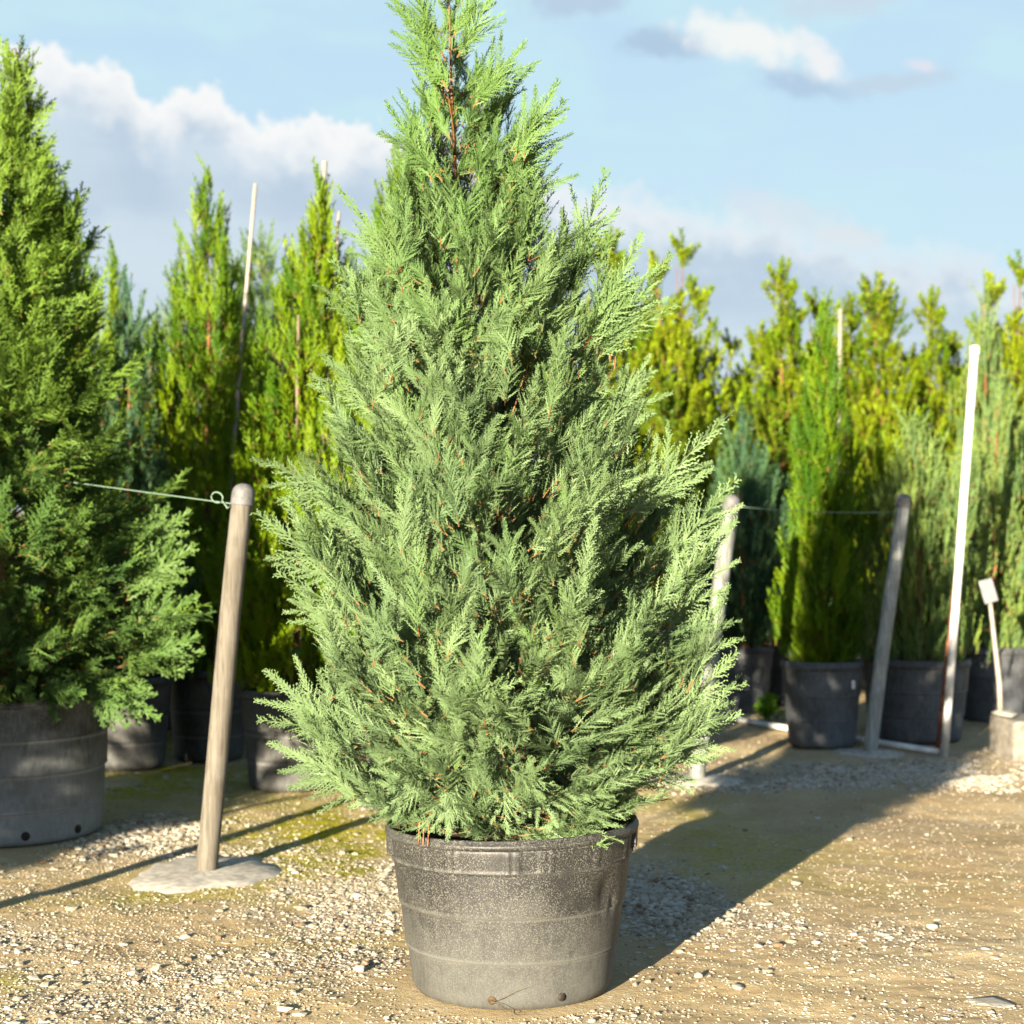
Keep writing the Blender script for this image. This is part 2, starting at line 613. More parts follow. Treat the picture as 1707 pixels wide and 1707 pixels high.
def moss_density(x, y):
    x, y = np.asarray(x), np.asarray(y)
    n = fbm(x, y, 1.8, 311, 4)
    n2 = fbm(x, y, 9.0, 411, 3)
    d = 1.2 * patch(x, y, 230, 1285, .55, .8) + 1.4 * patch(x, y, 480, 1400, .55, .9) + 0.7 * patch(x, y, 600, 1420, .35, .7)
    d += 0.55 * patch(x, y, 250, 1500, .6, .22) + 0.8 * patch(x, y, 0, 1640, .12, .12) + 0.45 * patch(x, y, 560, 1560, .4, .25)
    d += 0.5 * patch(x, y, 1120, 1350, .3, .8) + 0.35 * patch(x, y, 1250, 1430, .5, .7) + 0.2 * patch(x, y, 1500, 1450, .8, .6)
    d += 0.9 * np.clip((y - 8.6) / 2, 0, 1) * np.clip((-x + 0.3), 0, 1)
    return np.clip(d, 0, 1.2) * np.clip((n - 0.27) * 5, 0.0, 1.0) * np.clip((n2 - .15) * 2, .3, 1)


def axis_coords(fine_a, fine_b, step, far_a, far_b):
    mid = np.arange(fine_a, fine_b, step)
    k = 26
    lo = fine_a - np.cumsum(step * 1.6 ** np.arange(1, k))
    hi = mid[-1] + np.cumsum(step * 1.6 ** np.arange(1, k))
    lo = lo[lo > far_a][::-1]
    hi = hi[hi < far_b]
    return np.concatenate([[far_a], lo, mid, hi, [far_b]])


def build_ground():
    xs = axis_coords(-2.7, 3.6, 0.016, -900, 900)
    ys1 = np.arange(4.6, 9.0, 0.016)
    ys2 = np.arange(9.0, 13.0, 0.03)
    hi = 13.0 + np.cumsum(0.04 * 1.6 ** np.arange(1, 26))
    lo = 4.6 - np.cumsum(0.02 * 1.6 ** np.arange(1, 26))
    ys = np.concatenate([[-900], lo[lo > -900][::-1], ys1, ys2, hi[hi < 1500], [1500]])
    X, Y = np.meshgrid(xs, ys)
    x, y = X.ravel(), Y.ravel()
    z = ground_h(x, y)
    ms = np.clip(moss_density(x, y), 0, 1)
    gv = np.clip(gravel_density(x, y), 0, 1)
    wet = np.clip((fbm(x, y, 1.1, 55, 4) - 0.42) * 4, 0, 1)
    nx, ny = len(xs), len(ys)
    i = np.arange(nx * (ny - 1)).reshape(ny - 1, nx)[:, :-1].ravel()
    q = np.stack([i, i + 1, i + 1 + nx, i + nx], 1)
    m, T, b = mat('sandy_ground')
    a = T.n('ShaderNodeAttribute', attribute_name='cover')
    s_ = T.n('ShaderNodeSeparateColor')
    T.put(s_.inputs[0], a.outputs['Color'])
    co = T.n('ShaderNodeTexCoord').outputs['Object']
    n1 = T.noise(co, 3.0, 6, 0.62)
    n2 = T.noise(co, 28, 6, 0.7)
    n3 = T.noise(co, 120, 4, 0.7)
    c = T.mix(T.step(n1, 0.32, 0.68), (0.305, 0.225, 0.108), (0.405, 0.315, 0.168))
    c = T.mix(T.m('MULTIPLY', T.step(n2, 0.35, 0.7), 0.45), c, (0.42, 0.345, 0.225))
    c = T.mix(T.m('MULTIPLY', s_.outputs[2], 0.45), c, (0.215, 0.14, 0.066))
    c = T.mix(T.m('MULTIPLY', s_.outputs[1], 0.75), c, (0.39, 0.35, 0.27))
    mo = T.mix(T.step(n2, 0.35, 0.65), (0.155, 0.15, 0.006), (0.31, 0.275, 0.012))
    c = T.mix(T.m('MULTIPLY', s_.outputs[0], 1.15, clamp=True), c, mo)
    c = T.mix(T.m('MULTIPLY', T.step(n3, 0.57, 0.7), 0.5), c, (0.17, 0.12, 0.065))
    vo = T.n('ShaderNodeTexVoronoi')
    T.put(vo.inputs['Vector'], co)
    vo.inputs['Scale'].default_value = 85
    vs = T.n('ShaderNodeSeparateColor')
    T.put(vs.inputs[0], vo.outputs['Color'])
    stone = T.mix(vs.outputs[0], (0.16, 0.13, 0.085), (0.52, 0.47, 0.37))
    stone = T.mix(T.step(vo.outputs['Distance'], 0.35, 0.62), stone, (0.15, 0.115, 0.07))
    vo2 = T.n('ShaderNodeTexVoronoi')
    T.put(vo2.inputs['Vector'], co)
    vo2.inputs['Scale'].default_value = 36
    vs2 = T.n('ShaderNodeSeparateColor')
    T.put(vs2.inputs[0], vo2.outputs['Color'])
    isl = T.m('MULTIPLY', T.step(vs2.outputs[1], 0.70, 0.72), T.step(vo2.outputs['Distance'], 0.42, 0.30))
    stone = T.mix(isl, stone, T.mix(vs2.outputs[0], (0.30, 0.26, 0.19), (0.56, 0.52, 0.43)))
    gm = T.m('MULTIPLY', T.step(T.m('ADD', s_.outputs[1], T.m('MULTIPLY', T.m('SUBTRACT', n2, 0.5), 0.9)), 0.08, 0.55), 0.85)
    gm = T.m('MAXIMUM', gm, T.m('MULTIPLY', T.m('MULTIPLY', isl, T.step(n1, 0.4, 0.6)), 0.7))
    gm = T.m('MULTIPLY', gm, T.m('SUBTRACT', 1.0, T.m('MULTIPLY', s_.outputs[0], 0.6)))
    c = T.mix(gm, c, stone)
    T.put(b.inputs['Base Color'], c)
    b.inputs['Roughness'].default_value = 0.95
    b.inputs['Specular IOR Level'].default_value = 0.15
    bp = T.n('ShaderNodeBump')
    bp.inputs['Strength'].default_value = 0.7
    bp.inputs['Distance'].default_value = 0.008
    hh = T.m('ADD', n2, T.m('MULTIPLY', n3, 0.5))
    hh = T.m('ADD', hh, T.m('MULTIPLY', T.m('MULTIPLY', gm, T.m('SUBTRACT', 0.6, vo.outputs['Distance'])), 1.2))
    T.put(bp.inputs['Height'], hh)
    T.put(b.inputs['Normal'], bp.outputs[0])
    me = mesh_from('ground', np.stack([x, y, z], 1), q, None, (m,), attr={'cover': np.stack([ms, gv, wet, np.ones_like(x)], 1)}, smooth=True)
    g = link('ground', me)
    tagit(g, 'sandy tan nursery yard with mossy and gravelly patches', 'ground', None, 'structure')


build_ground()

ICO = None


def ico():
    global ICO
    if ICO is None:
        t = (1 + 5 ** .5) / 2
        V = np.array([(-1, t, 0), (1, t, 0), (-1, -t, 0), (1, -t, 0), (0, -1, t), (0, 1, t), (0, -1, -t), (0, 1, -t), (t, 0, -1), (t, 0, 1), (-t, 0, -1), (-t, 0, 1)], float)
        V /= np.linalg.norm(V[0])
        Fc = np.array([(0, 11, 5), (0, 5, 1), (0, 1, 7), (0, 7, 10), (0, 10, 11), (1, 5, 9), (5, 11, 4), (11, 10, 2), (10, 7, 6), (7, 1, 8), (3, 9, 4), (3, 4, 2), (3, 2, 6), (3, 6, 8), (3, 8, 9), (4, 9, 5), (2, 4, 11), (6, 2, 10), (8, 6, 7), (9, 8, 1)])
        ICO = V, Fc
    return ICO


def pebble_arrays(rs, x, y, s, sink=0.38):
    V0, F0 = ico()
    n = len(x)
    sc_ = np.stack([s * rs.uniform(.8, 1.4, n), s * rs.uniform(.7, 1.1, n), s * rs.uniform(.32, .65, n)], 1)
    V = V0[None] * (1 + rs.uniform(-.25, .25, (n, 12, 1)))
    V = V * sc_[:, None]
    a = rs.uniform(0, 2 * np.pi, n)
    ca, sa = np.cos(a)[:, None], np.sin(a)[:, None]
    Vx = V[..., 0] * ca - V[..., 1] * sa
    Vy = V[..., 0] * sa + V[..., 1] * ca
    V = np.stack([Vx + x[:, None], Vy + y[:, None], V[..., 2] + (ground_h(x, y) + sc_[:, 2] * (1 - 2 * sink) * .8)[:, None]], -1)
    Fc = F0[None] + (np.arange(n) * 12)[:, None, None]
    return V.reshape(-1, 3), Fc.reshape(-1, 3)


def build_gravel():
    rs = np.random.RandomState(4)
    xs, ys, ss = [], [], []
    for (N, lo, hi, pw, base) in ((330000, .0025, .0058, 1.5, .13), (90000, .0055, .011, 2.0, .02), (15000, .011, .022, 2.5, .012)):
        # uniform in picture rows so the near ground is not starved
        y = 4.9 + (13.5 - 4.9) * rs.rand(N) ** 1.4
        x = (rs.rand(N) - .5) * .62 * y
        p = np.clip(gravel_density(x, y), 0, 1) * .9 + base * (1 + 2.2 * np.clip((.6 - x) / .8, 0, 1) * np.clip((fbm(x, y, 3.0, 611, 3) - .3) * 4, 0, 1))
        keep = rs.rand(N) < p * .55
        for (fx, fy, r) in FLAT:
            keep &= (np.hypot(x - fx, y - fy) > r + .01)
        x, y = x[keep], y[keep]
        xs.append(x)
        ys.append(y)
        ss.append(lo + (hi - lo) * rs.rand(len(x)) ** pw)
    n0 = sum(len(q) for q in xs)
    for (px, py, rx, ry, N) in ((1300, 1305, .50, .22, 3600), (1500, 1282, .60, .26, 4200), (1600, 1300, .3, .3, 1500), (230, 1390, .26, .3, 1500), (1100, 1500, .16, .4, 1500)):
        cx, cy = gp(px, py)
        x = rs.normal(cx, rx * .6, N)
        y = rs.normal(cy, ry * .75, N)
        keep = (fbm(x, y, 2.5, 991, 3) > .42) & (np.hypot(x, y - 5.7) > .40)
        for (fx, fy, r) in FLAT:
            keep &= (np.hypot(x - fx, y - fy) > r * .85)
        x, y = x[keep], y[keep]
        xs.append(x)
        ys.append(y)
        ss.append(.005 + .013 * rs.rand(len(x)) ** 2.2)
    x, y, s = map(np.concatenate, (xs, ys, ss))
    V, Fc = pebble_arrays(rs, x, y, s)
    n = len(x)
    t = np.clip(rs.beta(2, 2, n), 0, 1)
    t[n0:] = np.clip(t[n0:] + .15, 0, 1.25)
    w = rs.rand(n)
    at_ = np.repeat(np.stack([t, w, np.zeros(n), np.ones(n)], 1), 12, 0)
    m, T, b = mat('gravel_stone')
    a = T.n('ShaderNodeAttribute', attribute_name='tint')
    s_ = T.n('ShaderNodeSeparateColor')
    T.put(s_.inputs[0], a.outputs['Color'])
    c = T.mix(s_.outputs[0], (0.15, 0.122, 0.076), (0.37, 0.34, 0.275))
    c = T.mix(T.step(s_.outputs[1], 0.82, 0.95), c, (0.13, 0.08, 0.04))
    T.put(b.inputs['Base Color'], c)
    b.inputs['Roughness'].default_value = 0.9
    me = mesh_from('gravel', V, None, Fc, (m,), attr={'tint': at_})
    o = link('gravel', me)
    tagit(o, 'pale loose gravel scattered over the sandy yard', 'gravel', None, 'stuff')
    print('gravel', n)
    return m


M_gravel = build_gravel()
M_stone = simple('pale_stone', (0.24, 0.22, 0.18), 0.9, 0.2, 40, 0.003)


# ------------------------------------------------------------------ foliage templates
def unit(v):
    return v / (np.linalg.norm(v) + 1e-9)


def plume(rs, L, n, smax, ang, lw, ll, gap, curve=0.15, flatn=0.25, ang2=38, prof=None, droop=0.0):
    """feathery spray: an axis along +X, side sprigs in the XY plane, each a comb of small scale leaflets. returns (T,3,3) and flag (1 = wood)"""
    tri, fl = [], []

    def ax(t):
        return np.array((L * t, 0, curve * L * t * t))

    def tan(t):
        return unit(np.array((L, 0, 2 * curve * L * t)))
    for i in range(8):
        a, b_ = ax(i / 8), ax((i + 1) / 8)
        w = .0022 * (1 - i / 9) + .0006
        o = np.array((0, w, 0))
        wd = 1 if i < 1 else 0
        tri += [(a - o, a + o, b_ + o), (a - o, b_ + o, b_ - o)]
        fl += [wd, wd]
        o = np.array((0, 0, w))
        tri += [(a - o, a + o, b_ + o), (a - o, b_ + o, b_ - o)]
        fl += [wd, wd]
    for i in range(n):
        t = .03 + .95 * (i + rs.uniform(-.3, .3)) / (n - 1)
        t = min(max(t, .02), .985)
        sd_ = 1 if i % 2 else -1
        s = smax * (prof(t) if prof else ((.62 + .38 * math.sin(math.pi * min(1, t * 1.25 + .12))) * (1 - t) ** .55 + .14)) * rs.uniform(.75, 1.15)
        roll = rs.normal(0, flatn)
        A = R(ang + rs.normal(0, 7)) * (1 - .25 * t)
        T_ = tan(t)
        lat = np.array((0, sd_ * math.cos(roll), math.sin(roll)))
        d0 = unit(math.cos(A) * T_ + math.sin(A) * lat)
        perp = unit(lat - d0 * np.dot(lat, d0)) * sd_
        p0 = ax(t)
        m_ = max(2, int(s / gap))
        bend = rs.uniform(.05, .3) * s

        def sp_(u):
            return p0 + d0 * s * u + T_ * bend * u * u + np.array((0, 0, -droop * s * u * u))
        pm = sp_(.5)
        pe = sp_(1.0)
        w = perp * lw * .6
        tri += [(p0 - w * .7, p0 + w * .7, pm + w * .6), (p0 - w * .7, pm + w * .6, pm - w * .6), (pm - w * .6, pm + w * .6, pe)]
        fl += [0, 0, 0]
        for j in range(m_):
            u = (j + .6) / (m_ + .2)
            q = sp_(u)
            al = 1 if j % 2 else -1
            l2 = ll * (1 - .55 * u) * rs.uniform(.7, 1.2)
            A2 = R(ang2 + rs.normal(0, 8))
            pz = np.array((0, 0, rs.normal(0, .3)))
            dd = unit(math.cos(A2) * d0 + math.sin(A2) * (al * perp + pz))
            nn = unit(np.cross(dd, np.cross(dd, perp) + .001)) if False else unit(np.cross(np.cross(d0, perp), dd))
            hw = nn * lw * .5
            tip = q + dd * l2
            mid = q + dd * l2 * .55
            tri += [(q - hw, q + hw + dd * l2 * .3, tip)]
            fl += [0]
    return np.array(tri, float), np.array(fl, int)


def leafy_twig(rs, L, n, ll, lw):
    tri, fl = [], []
    for i in range(4):
        a, b_ = np.array((L * i / 4, 0, 0)), np.array((L * (i + 1) / 4, 0, 0))
        for o in (np.array((0, .002, 0)), np.array((0, 0, .002))):
            tri += [(a - o, a + o, b_ + o), (a - o, b_ + o, b_ - o)]
            fl += [1, 1]
    for i in range(n):
        t = .1 + .9 * i / (n - 1)
        th = i * 2.4 + rs.uniform(-.4, .4)
        A = R(rs.uniform(35, 70)) * (1 - .4 * t)
        lat = np.array((0, math.cos(th), math.sin(th)))
        d = unit(np.array((math.cos(A), 0, 0)) + math.sin(A) * lat)
        s = ll * rs.uniform(.7, 1.15)
        p = np.array((L * t, 0, 0))
        sidev = unit(np.cross(d, lat) + rs.normal(0, .15, 3))
        nrm = unit(np.cross(d, sidev))
        w = lw * rs.uniform(.8, 1.1)
        m1, m2 = p + d * s * .35, p + d * s * .7
        e = p + d * s - nrm * s * .08
        f = nrm * w * .12
        tri += [(p, m1 - sidev * w * .5 + f, m1), (p, m1, m1 + sidev * w * .5 + f),
                (m1 - sidev * w * .5 + f, m2 - sidev * w * .42 + f, m2), (m1 - sidev * w * .5 + f, m2, m1),
                (m1, m2, m2 + sidev * w * .42 + f), (m1, m2 + sidev * w * .42 + f, m1 + sidev * w * .5 + f),
                (m2 - sidev * w * .42 + f, e, m2), (m2, e, m2 + sidev * w * .42 + f)]
        fl += [0] * 8
    return np.array(tri, float), np.array(fl, int)


def place(name, templates, pos, axis, hint, scale, tint, young, mats, parent, rs, stretch=None):
    """put one template on each point: X axis along `axis`, its flat normal near `hint`; everything becomes one crown mesh"""
    n = len(pos)
    a = axis / np.linalg.norm(axis, axis=1, keepdims=True)
    s = np.cross(hint, a)
    s /= (np.linalg.norm(s, axis=1, keepdims=True) + 1e-9)
    nn = np.cross(a, s)
    Mx = np.stack([a, s, nn], 1) * scale[:, None, None]         # rows: axes
    which = rs.randint(0, len(templates), n)
    Vs, Fl, Tn = [], [], []
    for k, (T_, fl) in enumerate(templates):
        idx = np.where(which == k)[0]
        if not len(idx):
            continue
        P = T_.reshape(-1, 3)
        V = np.einsum('pj,njk->npk', P, Mx[idx]) + pos[idx][:, None]
        Vs.append(V.reshape(-1, 3).astype(np.float32))
        Fl.append(np.tile(fl, len(idx)))
        tv = np.repeat(tint[idx], len(P)) + np.tile(np.repeat(rs.normal(0, .10, len(fl)), 3), len(idx))
        yv = np.repeat(young[idx], len(P)) + .14 * np.tile(np.clip(P[:, 0] / (P[:, 0].max() + 1e-6) - .6, 0, 1), len(idx))
        Tn.append(np.stack([np.clip(tv, 0, 1), np.clip(yv, 0, 1), np.zeros_like(tv), np.ones_like(tv)], 1).astype(np.float32))
    V = np.concatenate(Vs)
    fl = np.concatenate(Fl)
    tris = np.arange(len(V)).reshape(-1, 3)
    me = mesh_from(name, V, None, tris, mats, fl, {'tint': np.concatenate(Tn)})
    return link(name, me, parent)


def tab(z, rows, col):
    return np.interp(z, [r[0] for r in rows], [r[col] for r in rows])


def conifer(parent, rs, rows, templates, leaf, n_branch, n_limb, tip_elev, z_lo, axis_pts, trunk_r, fan=8, plen=1.0, young_fn=None, inner=0.35, extra=(), shade=0.5,
            limb_r=.011, wild=0.10, n_low=0, n_fill=0, bare=None, bark=None, twig=None):
    """rows: (z, radius towards -X, radius towards +X, radius in depth). trunk + limbs + crown of sprays carried on limbs.
    extra: silhouettes sprays (tip, direction, length)"""
    bark = bark or M_bark
    twig = twig or M_twig
    zmin, zmax = z_lo, rows[-1][0]
    axz = [p[2] for p in axis_pts]

    def ctr(z):
        return np.stack([np.interp(z, axz, [p[0] for p in axis_pts]), np.interp(z, axz, [p[1] for p in axis_pts]), z + 0 * z], -1)
    mb = MB()
    zz = np.linspace(axz[0], axz[-1], 14)
    mb.tube(ctr(zz), [trunk_r * (1 - .93 * (i / 13) ** .8) for i in range(14)], 9)
    tr = mb.build('trunk', bark, parent)
    zs = np.linspace(zmin, zmax - .02, 400)
    rad = .5 * (tab(zs, rows, 1) + tab(zs, rows, 2))
    cdf = np.cumsum(np.maximum(rad, .06) ** .75)
    cdf /= cdf[-1]
    q = (np.arange(n_branch) + rs.rand(n_branch)) / n_branch
    zt = np.interp(q, cdf, zs)
    phi = (np.arange(n_branch) * 2.39996 + rs.normal(0, .35, n_branch)) % (2 * np.pi)
    pos, axs, hint, scl, tin, yng = [], [], [], [], [], []
    limbs = []

    def emit(p, d, h, s, t, y):
        pos.append(p)
        axs.append(d)
        hint.append(h)
        scl.append(s)
        tin.append(t)
        yng.append(y)
    for i in range(n_branch):
        z, f = zt[i], phi[i]
        c_, s_ = math.cos(f), math.sin(f)
        rl = tab(z, rows, 1) if c_ < 0 else tab(z, rows, 2)
        rd = tab(z, rows, 3)
        Rr = math.hypot(c_ * rl, s_ * rd) * rs.uniform(1 - 2.2 * wild, 1 + wild)
        if i % 3 == 0:
            Rr *= rs.uniform(inner + .3, .95)
        e = tip_elev(z) + rs.normal(0, 8)
        o = np.array((c_, s_, 0.0))
        C = ctr(np.array(z))
        tip = C + o * Rr
        z0 = max(z - Rr * math.tan(R(min(e, 72))) * .85, axz[0] + .03)
        z0 = min(z0, axz[-1] - .02)
        st = ctr(np.array(z0))
        mid = st * .45 + tip * .55 + np.array((0, 0, -.10 * Rr)) + o * .06 * Rr
        P = [(1 - t) ** 2 * st + 2 * t * (1 - t) * mid + t * t * tip for t in np.linspace(0, 1, 9)]
        limbs.append((Rr, P))
        d_tip = unit(P[-1] - P[-3]) * .6 + .4 * (math.cos(R(e)) * o + math.sin(R(e)) * np.array((0, 0, 1.0)))
        d_tip = unit(d_tip)
        yb = young_fn(z) if young_fn else 0
        tb = np.clip(rs.normal(shade, .22), 0, 1)
        # the fan of this limb is a leaning sheet with its own roll
        up = unit(np.array((-c_ * math.sin(R(e)), -s_ * math.sin(R(e)), math.cos(R(e)))))
        side = unit(np.cross(up, d_tip))
        rollb = rs.normal(0, .5)
        nrm = math.cos(rollb) * up + math.sin(rollb) * side
        lat = unit(np.cross(nrm, d_tip))
        nf = max(3, int(round(fan * (0.5 + .5 * min(1, Rr / .5)))))
        for k in range(nf):
            u = 1.0 if k == 0 else rs.uniform(inner, .97)
            ii = u * 8
            j = min(int(ii), 7)
            p = np.array(P[j]) * (1 - (ii - j)) + np.array(P[j + 1]) * (ii - j)
            s = plen * (rs.uniform(.9, 1.2) if k == 0 else rs.uniform(.55, .95))
            s *= .55 + .45 * min(1, Rr / .35)
            sg = (1 if k % 2 else -1) * (0 if k == 0 else 1)
            spread = R(rs.uniform(22, 48)) * sg
            d = unit(math.cos(spread) * d_tip + math.sin(spread) * lat + nrm * rs.normal(0, .22) + np.array((0, 0, .10)))
            L0 = templates[0][0][..., 0].max() * s
            if u > .55:
                p = p - d * L0 * (.82 if k == 0 else .55) * min(1, .4 + u * .6)
            h = unit(nrm + rs.normal(0, .35, 3))
            emit(p, d, h, s, np.clip(tb + rs.normal(0, .12), 0, 1), np.clip(yb + rs.normal(0, .10), 0, 1))
    for (tip, d, L) in extra:
        d = unit(np.asarray(d, float))
        tip = np.asarray(tip, float)
        L0 = templates[0][0][..., 0].max()
        z = tip[2]
        h = unit(np.array((0, -1.0, 0)) + rs.normal(0, .25, 3))
        yb = young_fn(z) if young_fn else 0
        emit(tip - d * L, d, h, L / L0, rs.uniform(.4, .8), yb)
        lat = unit(np.cross(h, d))
        for g in range(4):
            sg = 1 if g % 2 else -1
            dd = unit(d * .85 + lat * .5 * sg)
            back = (.55 + .22 * (g // 2)) * L
            emit(tip - d * back - dd * L * .2, dd, unit(h + rs.normal(0, .3, 3)), .62 * L / L0 * (1 + .2 * (g // 2)), rs.uniform(.35, .8), yb)
        en = tip - d * L * .75
        Rr = np.hypot(*(en - ctr(np.array(z)))[:2])
        C = ctr(np.clip(np.array(en[2] - Rr * .9), axz[0], axz[-1]))
        md = en - d * Rr * .5
        limbs.append((.30, [(1 - t) ** 2 * C + 2 * t * (1 - t) * md + t * t * en for t in np.linspace(0, 1, 8)]))
    zf = np.interp(rs.rand(n_fill) * (.97 if bare else 1), cdf, zs)
    for z in zf:
        f = rs.rand() * 2 * math.pi
        o = np.array((math.cos(f), math.sin(f), 0))
        Rr = (tab(z, rows, 1) if o[0] < 0 else tab(z, rows, 2)) * rs.uniform(.12, .75)
        e = R(tip_elev(z) + rs.normal(0, 16))
        f2 = f + rs.normal(0, .6)
        d = np.array((math.cos(f2) * math.cos(e), math.sin(f2) * math.cos(e), math.sin(e)))
        emit(ctr(np.array(z)) + o * Rr - d * .12, d, unit(o + rs.normal(0, .5, 3)), plen * rs.uniform(.6, .95), rs.uniform(.2, .7), young_fn(z) if young_fn else 0)
    for k in range(n_low):
        z = zmin + .06 + .5 * rs.rand() ** 1.2
        f = rs.rand() * 2 * math.pi
        o = np.array((math.cos(f), math.sin(f), 0))
        Rr = tab(z, rows, 3) * rs.uniform(.35, .9)
        e = R(np.interp(z - zmin, [0, .2, .5], [-8, 18, 34]) + rs.normal(0, 16))
        f2 = f + rs.normal(0, .7)
        d = np.array((math.cos(f2) * math.cos(e), math.sin(f2) * math.cos(e), math.sin(e)))
        emit(ctr(np.array(z)) + o * Rr - d * .12, d, unit(o * .6 + np.array((0, 0, .8)) + rs.normal(0, .5, 3)), plen * rs.uniform(.55, .85), rs.uniform(.2, .7), 0)
    pos, axs, hint, scl, tin, yng = map(np.array, (pos, axs, hint, scl, tin, yng))
    if bare:
        mid_ = pos + axs * .12
        cc = ctr(np.clip(mid_[:, 2], axz[0], axz[-1]))
        ok = ~((mid_[:, 2] > bare) & (mid_[:, 1] < .03) & (np.abs(mid_[:, 0] - cc[:, 0]) < .055))
        pos, axs, hint, scl, tin, yng = [q[ok] for q in (pos, axs, hint, scl, tin, yng)]
    place('crown', templates, pos, axs, hint, scl, tin, yng, (leaf, twig), parent, rs)
    order = rs.permutation(len(limbs))
    limbs = [(limbs[i][0], limbs[i][1][:max(4, int(len(limbs[i][1]) * .72))]) for i in order]
    for (rr, P) in limbs[:n_limb]:
        m2 = MB()
        n_ = len(P)
        m2.tube(P, [limb_r * (1 - .8 * i / (n_ - 1)) for i in range(n_)], 6)
        m2.build('branch', twig, tr)
    return tr


def column_crown(parent, rs, rows, templates, leaf, n, elev, z0, plen=1.0, shade=.5, young=.3, lean=(0, 0), depth_lo=.25, jitter=.35, knobs=(), wood=None):
    """upright narrow crown: sprays point up and a little outward, set through the volume of the column"""
    zs = np.linspace(rows[0][0], rows[-1][0], 300)
    w = np.maximum(np.interp(zs, [r[0] for r in rows], [r[1] for r in rows]), .03)
    cdf = np.cumsum(w)
    cdf /= cdf[-1]
    z = np.interp(rs.rand(n), cdf, zs)
    Rz = np.interp(z, [r[0] for r in rows], [r[1] for r in rows])
    f = rs.rand(n) * 2 * np.pi
    lobes = 1 + .22 * np.sin(3 * f + z * 4.0 + rs.rand() * 6) + .16 * np.sin(5 * f - z * 7 + rs.rand() * 6)
    u = depth_lo + (1 - depth_lo) * rs.rand(n) ** .55
    r = Rz * u * lobes
    o = np.stack([np.cos(f), np.sin(f), 0 * f], 1)
    pos = o * r[:, None]
    pos[:, 2] = z
    e = np.radians(elev + rs.normal(0, 10, n))
    fj = f + rs.normal(0, .5, n)
    oj = np.stack([np.cos(fj), np.sin(fj), 0 * f], 1)
    ax = oj * np.cos(e)[:, None]
    ax[:, 2] = np.sin(e)
    for (kx, ky, kz, kr, kn) in knobs:
        d = rs.normal(0, 1, (kn, 3))
        d /= np.linalg.norm(d, axis=1, keepdims=True)
        pk = np.array((kx, ky, kz)) + d * kr * rs.rand(kn, 1) ** .4
        pos = np.concatenate([pos, pk])
        d[:, 2] = np.abs(d[:, 2]) + .7
        ax = np.concatenate([ax, d])
    N = len(pos)
    L0 = templates[0][0][..., 0].max()
    a = ax / np.linalg.norm(ax, axis=1, keepdims=True)
    pos = pos - a * (L0 * plen * .5)
    pos[:, 2] = np.maximum(pos[:, 2], z0)
    hz = pos[:, 2] - z0
    pos[:, 0] += lean[0] * hz
    pos[:, 1] += lean[1] * hz
    hint = np.stack([pos[:, 0], pos[:, 1], .2 + 0 * pos[:, 0]], 1) + rs.normal(0, jitter, (N, 3))
    scl = plen * rs.uniform(.65, 1.15, N)
    clump = fbm(np.arctan2(pos[:, 1], pos[:, 0]) * 1.2, pos[:, 2] * 2.2, 1.5, rs.randint(1000), 2)
    tint = np.clip(shade + (clump - .5) * 1.3 + rs.normal(0, .15, N), 0, 1)
    yg = np.clip(young + (clump - .5) * 1.0 + rs.normal(0, .15, N), 0, 1)
    place('crown', templates, pos, a, hint, scl, tint, yg, (leaf, wood or M_twig), parent, rs)


# ------------------------------------------------------------------ pots
def ring_fn(parent_R, H, tilt=0.0, oval=0.012, dent=None, panels=None, seed=0):
    def fn(V):
        th = np.arctan2(V[:, 1], V[:, 0])
        r = np.hypot(V[:, 0], V[:, 1])
        k = np.clip(V[:, 2] / H, 0, 1)
        dr = oval * parent_R * np.cos(2 * th + .6) * k + .006 * parent_R * np.cos(3 * th + 1.9) * k
        if panels:
            z0, z1, amt, arcs = panels
            inz = (V[:, 2] > z0) & (V[:, 2] < z1)
            for (a0, a1, sgn) in arcs:
                d = (th - (a0 + a1) / 2 + np.pi) % (2 * np.pi) - np.pi
                dr = dr + np.where(inz & (np.abs(d) < (a1 - a0) / 2), sgn * amt, 0)
        if dent:
            for (at_, az_, wt, wz, amt) in dent:
                d = (th - at_ + np.pi) % (2 * np.pi) - np.pi
                dr = dr - amt * np.exp(-(d / wt) ** 2 - ((V[:, 2] - az_) / wz) ** 2)
        r2 = r + np.where(r > .3 * parent_R, dr, 0)
        V = V.copy()
        V[:, 0] = r2 * np.cos(th)
        V[:, 1] = r2 * np.sin(th)
        V[:, 2] += tilt * V[:, 0] / parent_R * k
        return V
    return fn


def stepped(Rb, Rt, H, seams, lip=0.0, base_round=.02, step=.004, zsub=.012):
    """outer profile from the foot to the rim with nesting ledges"""
    prof = [(Rb - base_round * 1.6, 0.0), (Rb - base_round * .6, base_round * .25), (Rb - .002, base_round)]
    zs = sorted(list(np.arange(base_round + zsub, H, zsub)))
    for z in zs:
        prof.append((Rb + (Rt - Rb) * z / H, z))
    out = []
    for (r, z) in prof:
        out.append((r + step * sum(1 for s in seams if z > s), z))
    for s in seams:
        r = Rb + (Rt - Rb) * s / H + step * sum(1 for q in seams if s > q)
        out += [(r - .0005, s - .003), (r + step * 1.25, s + .0015)]
    out.sort(key=lambda p: p[1])
    return out


